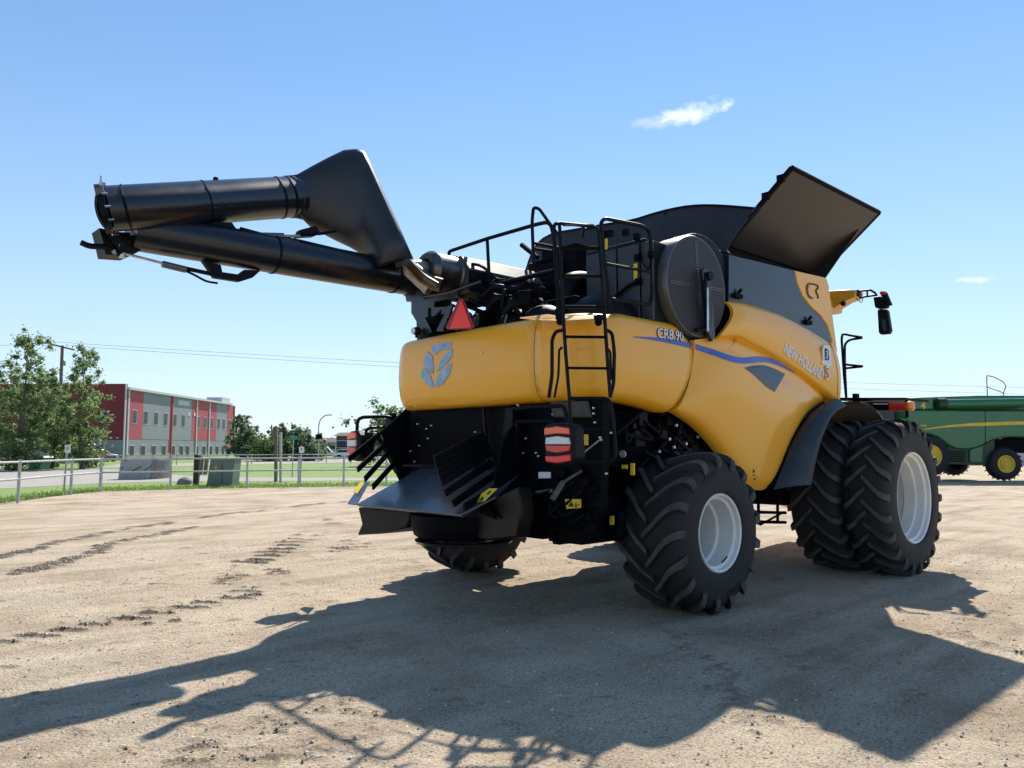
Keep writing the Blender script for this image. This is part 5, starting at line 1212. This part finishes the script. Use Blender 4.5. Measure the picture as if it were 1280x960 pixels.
T('spruce_tree', 314, 118, 537, 4.6, 'lower bushy tree beside the slim pointed one', 'tree', leafC, 4000, .24, .02, 32, slim=.6, trunk=.15)
T('spruce_tree', 352, 100, 532, 3.8, 'pointed tree directly behind the wooden sign posts', 'tree', leafC, 4000, .2, .03, 33, slim=.45, trunk=.15)
T('shrub', 335, 96, 551, 4.6, 'yellowish round bush left of the wooden posts', 'shrub', leafB, 3500, .18, .01, 34, trunk=.08)
T('spruce_tree', 375, 100, 534, 4.4, 'leafy tree behind the green street sign', 'tree', leafC, 4200, .2, .03, 35, slim=.5, trunk=.15)
T('shrub', 388, 98, 547, 5.0, 'wide dark bush below the curved street lamp', 'shrub', leafC, 4000, .2, .01, 36, trunk=.1)
T('broadleaf_tree', 492, 70, 510, 6.5, 'tree peeking out between the yellow tail and the left tail lamp', 'tree', leafB, 7000, .16, .05, 41, slim=.7, trunk=.2)
T('broadleaf_tree', 1072, 62, 514, 6.5, 'light leaved tree seen over the front tyre', 'tree', leafB, 7000, .15, .05, 42, slim=.7, trunk=.2)
T('broadleaf_tree', 1100, 66, 516, 6.5, 'second leafy tree between front tyre and green harvester', 'tree', leafB, 6000, .15, .05, 43, slim=.7, trunk=.2)
# far treeline
def woods(pxa, pxb, Z, py, seed, label):
    r_ = np.random.RandomState(seed); n = 14000; x = r_.uniform(pxa, pxb, n); top = 1.65+(560-py)/961*Z; hh = top*(.62+.38*np.abs(np.sin(x*.11+seed))*np.abs(np.cos(x*.043))+.12*np.sin(x*.7))
    z = hh*r_.rand(n)**.55; ZZ = Z+r_.uniform(0, 14, n); X = (x-640)/961*ZZ; pos = np.stack([CAM.x+r3.x*X+n3.x*ZZ, CAM.y+r3.y*X+n3.y*ZZ, z], 1)
    u = r_.normal(0, 1, (n, 3)); u /= np.linalg.norm(u, axis=1)[:, None]; w_ = np.cross(u, r_.normal(0, 1, (n, 3))); w_ /= np.linalg.norm(w_, axis=1)[:, None]; s_ = (Z*.0028*r_.uniform(.6, 1.4, n))[:, None]
    V = np.stack([pos-u*s_, pos+w_*s_*.7, pos+u*s_, pos-w_*s_*.7], 1).reshape(-1, 3); me = bpy.data.meshes.new('far_woods'); me.from_pydata(V.tolist(), [], np.arange(4*n).reshape(-1, 4).tolist()); me.materials.append(leafC)
    o = bpy.data.objects.new('far_woods', me); col.objects.link(o); tag(o, label, 'woods', kind='stuff')
woods(285, 480, 330, 545, 1, 'low distant wood on the skyline between the building and the houses')
woods(-150, 30, 330, 548, 2, 'low distant wood behind the left trees')
woods(560, 1400, 420, 549, 4, 'far line of trees on the horizon behind the machines')
# ================================================================== STREET FURNITURE
def P3(px, py, Z): return D(px, py, Z)
# utility poles and wires
up_ = empty('utility_pole', gp(75, 70)); tag(up_, 'tall wooden utility pole with a crossarm rising behind the left trees', 'utility pole')
MB().tube([gp(75, 70), P3(78, 432, 70)], [.17, .13], seg=10).build('pole', woodm, up_)
MB().bar(P3(61, 429.5, 70), P3(93, 437.5, 70), .12, .14).build('crossarm', woodm, up_)
for q in ((63, 428), (68, 428), (84, 433), (91, 435)): MB().lathe([(0, .05), (.05, .09), (.1, .05), (.16, .07), (.2, .001)], P3(*q, 70), 'z', 10).build('insulator', steeld, up_)
MB().tube([P3(79, 450, 69.8), P3(80.5, 452, 69.8), P3(80.5, 457, 69.8)], .12, seg=8).build('transformer', steeld, up_)
adopt(up_)
up2 = empty('utility_pole', gp(1520, 95)); tag(up2, 'far utility pole beyond the right edge carrying the wires', 'utility pole')
MB().tube([gp(1520, 95), P3(1520, 485, 95)], .15, seg=8).build('pole', woodm, up2); adopt(up2)
def wire(a_, b_, sag, label):
    pts = [a_.lerp(b_, k/40)+Vector((0, 0, -sag*4*(k/40)*(1-k/40))) for k in range(41)]
    o = MB().tube(pts, .013, .001, 5).build('power_line', blackm); tag(o, label, 'power line')
wire(P3(63, 427, 70), P3(1520, 488, 95), .9, 'topmost thin wire running right from the pole crossarm')
wire(P3(84, 432, 70), P3(1520, 497, 95), .9, 'lower thin wire running right from the pole crossarm')
wire(P3(-300, 420, 60), P3(61, 428, 70), .6, 'thin wire reaching the pole from the left edge')
# street lamp left behind trees and curved one
sl = empty('street_lamp', gp(78, 68)); tag(sl, 'street lamp with two pale heads half hidden in the left trees', 'street lamp')
MB().tube([gp(71, 68), P3(72, 536, 68)], .07, seg=8).build('pole', galv, sl)
MB().box(P3(80, 532, 68), (.5, .4, .2)).build('lamp_head', labelw, sl, bevel=.04); MB().box(P3(77, 539, 68), (.4, .3, .3)).build('lamp_head', labelw, sl, bevel=.04); MB().tube([P3(72, 537, 68), P3(80, 533, 68)], .04).build('bracket', galv, sl); adopt(sl)
sl = empty('street_lamp', gp(398.5, 90)); tag(sl, 'tall curved street lamp right of the bushes', 'street lamp')
MB().tube([gp(399, 90), P3(398.5, 545, 90), P3(398, 532, 90), P3(401, 523, 90), P3(407, 519, 90), P3(413, 518.5, 90)], .07, .5, 8).build('pole', galv, sl); MB().box(P3(412, 518.8, 90), (.5, .3, .12)).build('lamp_head', galv, sl)
MB().prism([P3(395, 543, 89.7), P3(402, 543, 89.7), P3(402.5, 549, 89.7), P3(394.5, 549, 89.7)], n3*.3).build('control_box', blackm, sl); adopt(sl)
def sign(name, px, pyb, pyt, plate, Z, label, txt=None, m=labelw, postm=galv, pr=.035):
    r0 = empty(name, gp(px, Z)); tag(r0, label, 'sign'); MB().tube([gp(px, Z), P3(px, pyt, Z)], pr, seg=8).build('post', postm, r0)
    a_, b_, c_, d_ = plate; MB().prism([P3(a_, d_, Z-.05), P3(b_, d_, Z-.05), P3(b_, c_, Z-.05), P3(a_, c_, Z-.05)], n3*.02).build('plate', m, r0)
    if txt:
        for t, x, y, s_, mm in txt: lettering('lettering', t, s_, P3(x, y, Z-.07), r3, (0, 0, 1), mm, r0, .003)
    adopt(r0); return r0
sign('parking_sign', 84.3, 614, 556, (81, 87.6, 556, 566), 1.65*961/54, 'small white plate sign on a thin post behind the left fence corner', [('P', 84.3, 561, .16, mat('sign_green', (.02, .2, .08), .5))])
sign('parking_sign', 377, 608, 557, (373.8, 380, 558.5, 566), 33.5, 'small white plate sign on a post beside the right part of the fence', [('P', 376.9, 562, .14, ink)])
sign('street_sign', 367, 596, 544, (363, 371, 545, 549.5), 44, 'green street name sign on a thin post behind the wooden posts', None, mat('sign_green_plate', (.03, .28, .17), .5))
wp = empty('wooden_post', gy(344.5, 602)); tag(wp, 'taller weathered wooden post with a dark board on top', 'post')
MB().prism([P3(342.5, 602, 37.8), P3(346, 602, 37.8), P3(346.5, 534, 37.8), P3(343, 534, 37.8)], n3*.14).build('post', woodm, wp)
MB().prism([P3(339, 549, 37.7), P3(346, 546, 37.7), P3(346, 532, 37.7), P3(341, 534, 37.7)], n3*.05).build('board', woodm, wp); MB().prism([P3(338.6, 545, 37.72), P3(340, 545, 37.72), P3(340, 531, 37.72), P3(338.6, 531, 37.72)], n3*.04).build('slat', woodm, wp); adopt(wp)
o = MB().prism([P3(349, 603.5, 36.6), P3(351.6, 603.5, 36.6), P3(351.8, 540, 36.6), P3(349.2, 540, 36.6)], n3*.12).build('wooden_post', galv); tag(o, 'plain pale post just right of the boarded wooden post', 'post')
# utility box
Zc = 33.2
ub = empty('utility_box', gp(275, Zc)); tag(ub, 'grey green steel utility cabinet on the grass behind the fence', 'utility cabinet')
MB().prism([gp(260.5, Zc), gp(292, Zc), P3(293, 573.5, Zc), P3(263, 573.5, Zc)], n3*.9).build('cabinet', boxg, ub, bevel=.03); MB().prism([P3(262, 574, Zc-.05), P3(293.6, 574, Zc-.05), P3(293, 572.3, Zc-.05), P3(263, 572.3, Zc-.05)], n3*1.0).build('lid', boxg, ub)
MB().prism([P3(277.2, 579, Zc-.012), P3(277.8, 579, Zc-.012), P3(277.8, 604, Zc-.012), P3(277.2, 604, Zc-.012)], n3*.01).build('door_gap', blackm, ub); MB().box(P3(269.5, 584.5, Zc-.01), (.09, .09, .1)).build('warning_label', amber, ub); adopt(ub)
o = MB().prism([gp(243.5, 34), gp(249.5, 34), P3(249.5, 569, 34), P3(242.5, 568, 34)], n3*.22).build('timber_bollard', mat('dark_timber', (.05, .045, .04), .85, var=.4, vscale=9, bump=.3), bevel=.02); tag(o, 'short dark timber bollard between the boulder and the cabinet', 'bollard')
for q, (pxa, lb_) in enumerate(((252, 'left of the two brown stumps behind the cabinet'), (258, 'right of the two brown stumps behind the cabinet'))):
    o = MB().prism([gp(pxa-2, 48), gp(pxa+2, 48), P3(pxa+2, 572, 48), P3(pxa-2, 572, 48)], n3*.22).build('stump', woodm, bevel=.02); tag(o, lb_, 'stump')
mb = MB(); bc = gp(233.5, 35)+Vector((0, 0, .1)); mb.ball(bc, .28, 1.2, 1, .85, 12, 8); mb.v = [tuple(Vector(v)+Vector((random.uniform(-.04, .04), random.uniform(-.04, .04), random.uniform(-.03, .03)))) for v in mb.v]
o = mb.build('boulder', rockm); tag(o, 'grey boulder on the grass beside the dark bollard', 'boulder')
Zk = 40.5
ck = empty('concrete_block', gp(175, Zk)); tag(ck, 'pale concrete block with a dark lattice shadow drawn as bars beyond the fence', 'concrete block')
MB().prism([gp(150.5, Zk), gp(190, Zk), P3(190, 574, Zk), P3(151, 573.5, Zk)], n3*1.6).build('block', concrete, ck, bevel=.03); MB().prism([P3(190.3, 573.5, Zk), P3(200, 575, Zk+.4), gp(200, Zk+.4), gp(190.3, Zk)], n3*1.4).build('end_face', rockm, ck)
mb = MB()
for a_, b_ in (((165, 589), (176, 583)), ((180, 588), (190, 582)), ((152, 586), (153, 584)), ((156, 577), (157, 575))): mb.bar(P3(*a_, Zk-.02), P3(*b_, Zk-.02), .04, .05)
mb.build('shadow_bar', woodm, ck); adopt(ck)  # lattice shadow on the block, laid on as dark bars
# dumpster, shed
Zd = 58
o = empty('dumpster', gp(45, Zd)); tag(o, 'pale green waste bin under the left trees', 'bin'); gdm = mat('bin_green', (.10, .30, .17), .5)
MB().prism([gp(38, Zd), gp(53, Zd), P3(54, 572.5, Zd), P3(37, 572.5, Zd)], n3*1.2).build('bin_body', gdm, o, bevel=.03); MB().prism([P3(36.5, 572.3, Zd-.1), P3(54.4, 572.3, Zd-.1), P3(53.5, 570, Zd), P3(37.5, 570, Zd)], n3*1.3).build('bin_lid', gdm, o); adopt(o)
o = empty('shed', gp(70, 80)); tag(o, 'small grey shed with a dark doorway behind the left trees', 'shed')
MB().prism([gp(52, 80), gp(86, 80), P3(86, 556, 80), P3(52, 556, 80)], n3*4).build('wall', greyw, o); MB().prism([P3(51, 556, 79.6), P3(87, 556, 79.6), P3(86, 553.5, 79.6), P3(52, 553.5, 79.6)], n3*5).build('roof', trimw, o); MB().prism([gp(71, 79.9), gp(81, 79.9), P3(81, 558, 79.9), P3(71, 558, 79.9)], n3*.1).build('doorway', blackm, o); adopt(o)
# vehicles
def car(px, Z, yaw, L, hgt, paint, label, cat='car', name='parked_car', truck=False):
    b = gp(px, Z); a = yaw; fx = r3*cos(a)+n3*sin(a); sd = Vector((-fx.y, fx.x, 0)); w_ = .9
    root = empty(name, b); tag(root, label, cat)
    def q(x, y, z): return b+fx*x+sd*y+Vector((0, 0, z))
    if truck: prof = [(-.5, .45), (-.5, .95), (-.12, .98), (-.1, 1.0), (.0, 1.75/hgt*hgt), (.2, 1.78), (.3, 1.15), (.48, 1.05), (.5, .45)]
    else: prof = [(-.5, .35), (-.5, .85), (-.44, .95), (-.34, hgt-.08), (-.22, hgt), (.05, hgt), (.22, .98), (.46, .85), (.5, .6), (.49, .35)]
    MB().prism([q(x*L, -w_, z) for x, z in prof], sd*2*w_).build('body', paint, root, bevel=.08)
    g_ = MB()
    for s_ in (-1, 1):
        y = s_*(w_+.006) if s_ > 0 else -(w_+.012)
        if truck: pts = [(-.08, 1.1), (.01, 1.65), (.18, 1.66), (.26, 1.15)]
        else: pts = [(-.4, .98), (-.32, hgt-.13), (.04, hgt-.1), (.18, 1.0)]
        g_.prism([q(x*L, y, z) for x, z in pts], sd*.006)
    g_.build('side_window', winm, root)
    for x in (-.3, .32):
        for s_ in (-1, 1):
            c = q(x*L, s_*(w_-.08), .34); MB().tube([c-sd*.11, c+sd*.11], .34, seg=18).build('wheel', rubber, root)
    for s_ in (-1, 1): MB().box(q(-.5*L-.01, s_*.7, .8), (.08, .2, .12)).build('tail_lamp', redlens, root); MB().box(q(.5*L-.02, s_*.65, .68), (.1, .25, .12)).build('headlight', clear, root)
    adopt(root)
cw = mat('car_white', (.7, .7, .7), .3, coat=.6); cr = mat('car_maroon', (.2, .02, .03), .3, coat=.6); cbk = mat('car_black', (.015, .015, .017), .25, coat=.6); cs_ = mat('car_silver', (.45, .46, .47), .3, metal=.5, coat=.5)
car(125, 92, R(70), 4.5, 1.5, cs_, 'silver car parked near the maroon end of the building'); car(117, 90, R(75), 4.5, 1.5, cr, 'maroon car parked beside the silver car')
car(321, 110, 0, 5.6, 1.8, cbk, 'black pickup truck parked in front of the distant bushes', 'pickup truck', 'pickup_truck', True)
car(437, 118, R(10), 4.8, 1.5, cw, 'white car parked in front of the brown house'); car(408, 125, R(5), 5.2, 1.9, cs_, 'silver van left of the brown house', 'van')
def house(px0, px1, Z, py0, pyr, wm, rm, label, dpt=9):
    b = gp((px0+px1)/2, Z); root = empty('house', b); tag(root, label, 'house'); hw_ = 1.65+(560-py0)/961*Z; hr = 1.65+(560-pyr)/961*Z; A = (px0-640)/961*Z; B = (px1-640)/961*Z
    MB().prism([W(A, Z, 0), W(B, Z, 0), W(B, Z, hw_), W(A, Z, hw_)], n3*dpt).build('wall', wm, root)
    MB().prism([W(A-.5, Z-.5, hw_), W(A-.5, Z+dpt/2, hr), W(A-.5, Z+dpt+.5, hw_)], r3*(B-A+1)).build('roof', rm, root)
    for f in (.2, .55, .82):
        X = lerp(A, B, f); w0 = MB().prism([W(X-.7, Z-.04, hw_*.45), W(X+.7, Z-.04, hw_*.45), W(X+.7, Z-.04, hw_*.8), W(X-.7, Z-.04, hw_*.8)], n3*.1).build('window', trimw, root)
        MB().prism([W(X-.6, Z-.06, hw_*.48), W(X+.6, Z-.06, hw_*.48), W(X+.6, Z-.06, hw_*.77), W(X-.6, Z-.06, hw_*.77)], n3*.05).build('pane', winm, w0)
    adopt(root)
brw = mat('brown_siding', (.10, .075, .065), .7, var=.1); shg = mat('shingle', (.09, .085, .08), .9, var=.2); bei = mat('beige_siding', (.42, .38, .32), .7, var=.08)
house(421, 446, 128, 545, 540, brw, shg, 'dark brown house partly behind the left tail lamp'); house(447, 500, 150, 549, 543, bei, shg, 'beige bungalow behind the brown house'); house(400, 420, 175, 553, 547, bei, shg, 'small pale house right of the curved street lamp')
house(318, 332, 260, 556, 551, bei, shg, 'tiny pale house seen between the distant trees')
# pale shed behind the green harvester gap
o = MB().prism([gp(1100, 75), gp(1300, 75), P3(1300, 578, 75)+Vector((0, 0, 2.2)), P3(1100, 578, 75)+Vector((0, 0, 2.2))], n3*6).build('long_shed', mat('pale_metal', (.5, .5, .5), .5, var=.05)); tag(o, 'long pale metal shed glimpsed under the green harvester', 'shed')
# ================================================================== LIGHT, SKY, CAMERA
EL, AZ = 45.0, math.atan2(.522, .853)
sd_ = Vector((cos(AZ)*cos(R(EL)), sin(AZ)*cos(R(EL)), sin(R(EL))))
sl_ = bpy.data.lights.new('sun', 'SUN'); sl_.energy = 4.4; sl_.angle = R(.53); sl_.color = (1, .94, .85)
so_ = bpy.data.objects.new('sun', sl_); so_.rotation_euler = (-sd_).to_track_quat('-Z', 'Y').to_euler(); col.objects.link(so_)
w = bpy.data.worlds.new('World'); sc.world = w; w.use_nodes = True; nt = w.node_tree; N = nt.nodes; Lk = nt.links
bg = N['Background']; sk = N.new('ShaderNodeTexSky'); sk.sky_type = 'NISHITA'; sk.sun_disc = False; sk.sun_elevation = R(EL); sk.sun_rotation = PI/2-AZ
sk.air_density = 1.0; sk.dust_density = 0; sk.ozone_density = 2.5; sk.altitude = 300
tc = N.new('ShaderNodeTexCoord')
def vm(op, a, b=None, s=None):
    m = N.new('ShaderNodeVectorMath'); m.operation = op
    for i, q in enumerate((a, b)):
        if q is None: continue
        if isinstance(q, (tuple, Vector)): m.inputs[i].default_value = tuple(q)
        else: Lk.new(q, m.inputs[i])
    return m
def mm(op, a, b=0.0, c=0.0, clamp=False):
    m = N.new('ShaderNodeMath'); m.operation = op; m.use_clamp = clamp
    for i, q in enumerate((a, b, c)):
        if isinstance(q, (int, float)): m.inputs[i].default_value = q
        else: Lk.new(q, m.inputs[i])
    return m.outputs[0]
def cloud(px, py, lx, ly, ang, dens, sc_):
    c = ray(px, py).normalized(); a = c.cross(Vector((0, 0, 1))).normalized(); b = a.cross(c).normalized()
    a, b = a*cos(ang)+b*sin(ang), -a*sin(ang)+b*cos(ang)
    u = vm('DOT_PRODUCT', tc.outputs['Generated'], a).outputs['Value']; v = vm('DOT_PRODUCT', tc.outputs['Generated'], b).outputs['Value']; f = vm('DOT_PRODUCT', tc.outputs['Generated'], c).outputs['Value']
    d2 = mm('ADD', mm('POWER', mm('ABSOLUTE', mm('DIVIDE', u, lx)), 2.0), mm('POWER', mm('ABSOLUTE', mm('DIVIDE', v, ly)), 2.0))
    fall = mm('SUBTRACT', 1.0, mm('SQRT', d2), clamp=True); fall = mm('MULTIPLY', fall, mm('GREATER_THAN', f, 0.0))
    cx = N.new('ShaderNodeCombineXYZ'); Lk.new(mm('MULTIPLY', u, sc_), cx.inputs[0]); Lk.new(mm('MULTIPLY', v, sc_*1.7), cx.inputs[1])
    n = N.new('ShaderNodeTexNoise'); n.inputs['Scale'].default_value = 1; n.inputs['Detail'].default_value = 9; n.inputs['Roughness'].default_value = .62; n.inputs['Distortion'].default_value = .35; Lk.new(cx.outputs[0], n.inputs['Vector'])
    t = mm('ADD', mm('MULTIPLY', fall, 1.5), mm('MULTIPLY', mm('SUBTRACT', n.outputs['Fac'], .62), 3.2))
    return mm('MULTIPLY', mm('MULTIPLY', mm('SMOOTH_MIN', mm('MAXIMUM', t, 0.0), 1.0, .3), dens), mm('MULTIPLY', fall, 6.0, clamp=True))
m1 = cloud(862, 142, .062, .017, R(10), .85, 34); m2 = cloud(1222, 349, .03, .006, 0, .5, 50); m3 = cloud(820, 152, .045, .012, R(5), .3, 40)
ms_ = mm('MAXIMUM', mm('MAXIMUM', m1, m2), m3)
# thin high veil low over the horizon
sx_ = N.new('ShaderNodeSeparateXYZ'); Lk.new(tc.outputs['Generated'], sx_.inputs[0])
nv = N.new('ShaderNodeTexNoise'); mp = N.new('ShaderNodeMapping'); mp.inputs['Scale'].default_value = (1.2, 1.2, 9); Lk.new(tc.outputs['Generated'], mp.inputs['Vector']); Lk.new(mp.outputs[0], nv.inputs['Vector']); nv.inputs['Scale'].default_value = 2.4; nv.inputs['Detail'].default_value = 7
veil = mm('MULTIPLY', mm('MULTIPLY', mm('SUBTRACT', nv.outputs['Fac'], .5, clamp=True), 1.6), mm('SUBTRACT', 1.0, mm('MULTIPLY', mm('ABSOLUTE', sx_.outputs[2]), 3.4), clamp=True))
hz = mm('MULTIPLY', mm('POWER', mm('SUBTRACT', 1.0, mm('MULTIPLY', mm('ABSOLUTE', sx_.outputs[2]), 1.9), clamp=True), 2.0), .62)
tot = mm('MAXIMUM', veil, hz)
mx = N.new('ShaderNodeMix'); mx.data_type = 'RGBA'; Lk.new(tot, mx.inputs[0]); cp = vm('MULTIPLY', vm('DIVIDE', sk.outputs[0], vm('ADD', (1, 1, 1), vm('MULTIPLY', sk.outputs[0], (.085, .07, .045)).outputs[0]).outputs[0]).outputs[0], (1.0, 1.08, 1.08)); hs = N.new('ShaderNodeHueSaturation'); hs.inputs['Saturation'].default_value = 1.06; hs.inputs['Value'].default_value = 1.22; Lk.new(cp.outputs[0], hs.inputs['Color']); Lk.new(hs.outputs[0], mx.inputs[6]); mx.inputs[7].default_value = (4.9, 5.55, 6.1, 1); mxc = N.new('ShaderNodeMix'); mxc.data_type = 'RGBA'; Lk.new(ms_, mxc.inputs[0]); Lk.new(mx.outputs[2], mxc.inputs[6]); mxc.inputs[7].default_value = (7.6, 7.8, 8.0, 1)
Lk.new(mxc.outputs[2], bg.inputs['Color']); bg.inputs['Strength'].default_value = .10
cam = bpy.data.cameras.new('camera'); cam.sensor_width = 36; cam.lens = 36*961/1280; cam.clip_end = 9000; cam.clip_start = .05
cm = bpy.data.objects.new('camera', cam); cm.matrix_world = Matrix((r3, up3, -fw)).transposed().to_4x4(); cm.location = CAM; col.objects.link(cm); sc.camera = cm
sc.view_settings.view_transform = 'Standard'; sc.view_settings.look = 'None'; sc.view_settings.exposure = 0.7; sc.view_settings.gamma = 1
# ------------------------------------------------------------------ pieces that stand apart become parts of their own
def split_pieces(o, tol=.05, cap=100):
    me = o.data; nv = len(me.vertices)
    par = list(range(nv))
    def find(a):
        while par[a] != a: par[a] = par[par[a]]; a = par[a]
        return a
    for p in me.polygons:
        v0 = find(p.vertices[0])
        for v in p.vertices[1:]:
            b = find(v)
            if b != v0: par[b] = v0
    groups = {}
    for i in range(nv): groups.setdefault(find(i), []).append(i)
    if len(groups) < 2 or len(groups) > 400: return
    G = []
    for g_ in groups.values():
        c = np.array([me.vertices[i].co[:] for i in g_]); G.append([c.min(0)-tol/2, c.max(0)+tol/2, set(g_)])
    ch = True
    while ch:
        ch = False; out = []
        for g_ in G:
            for h_ in out:
                if np.all(g_[0] <= h_[1]) and np.all(h_[0] <= g_[1]):
                    h_[0] = np.minimum(h_[0], g_[0]); h_[1] = np.maximum(h_[1], g_[1]); h_[2] |= g_[2]; ch = True; break
            else: out.append(g_)
        G = out
    if len(G) < 2 or len(G) > cap: return
    own = {}
    for k, g_ in enumerate(G):
        for i in g_[2]: own[i] = k
    vs = [v.co.copy() for v in me.vertices]; polys = [(tuple(p.vertices), p.use_smooth) for p in me.polygons]
    for k in range(len(G)):
        idx = sorted(G[k][2]); mp_ = {a: b for b, a in enumerate(idx)}; pf = [(tuple(mp_[i] for i in p), s_) for p, s_ in polys if own[p[0]] == k]
        m2 = bpy.data.meshes.new(o.name.split('.')[0]); m2.from_pydata([vs[i] for i in idx], [], [p for p, _ in pf])
        for mt_ in me.materials: m2.materials.append(mt_)
        m2.polygons.foreach_set('use_smooth', [s_ for _, s_ in pf])
        if any(s_ for _, s_ in pf): m2.set_sharp_from_angle(angle=R(35))
        m2.update()
        if k == 0: first = m2; continue
        q = o.copy(); q.data = m2; q.name = o.name.split('.')[0]; col.objects.link(q)
    o.data = first
for o in list(bpy.data.objects):
    if o.type == 'MESH' and o.parent and not o.get('kind') and o.name.split('.')[0] not in ('crown', 'trunk', 'tyre', 'engine', 'engine_hose', 'wiring_loom', 'grip_stud', 'rim', 'chassis', 'hydraulic_hose'):
        if len(o.children) == 0: split_pieces(o, .012 if 'symbol' in o.name else .05)

GR = {'tree': 'trees in the background', 'shrub': 'shrubs and bushes in the background', 'car': 'parked cars in the distance', 'house': 'houses on the horizon', 'fence': 'grey pipe fences', 'sign': 'small signs behind the fence',
      'power line': 'power lines', 'utility pole': 'utility poles', 'street lamp': 'street lamps', 'shed': 'sheds', 'stump': 'brown stumps behind the cabinet', 'post': 'posts on the grass', 'combine harvester': 'combine harvesters on the yard'}
for o in bpy.data.objects:
    if not o.parent and o.get('category') in GR: o['group'] = GR[o['category']]
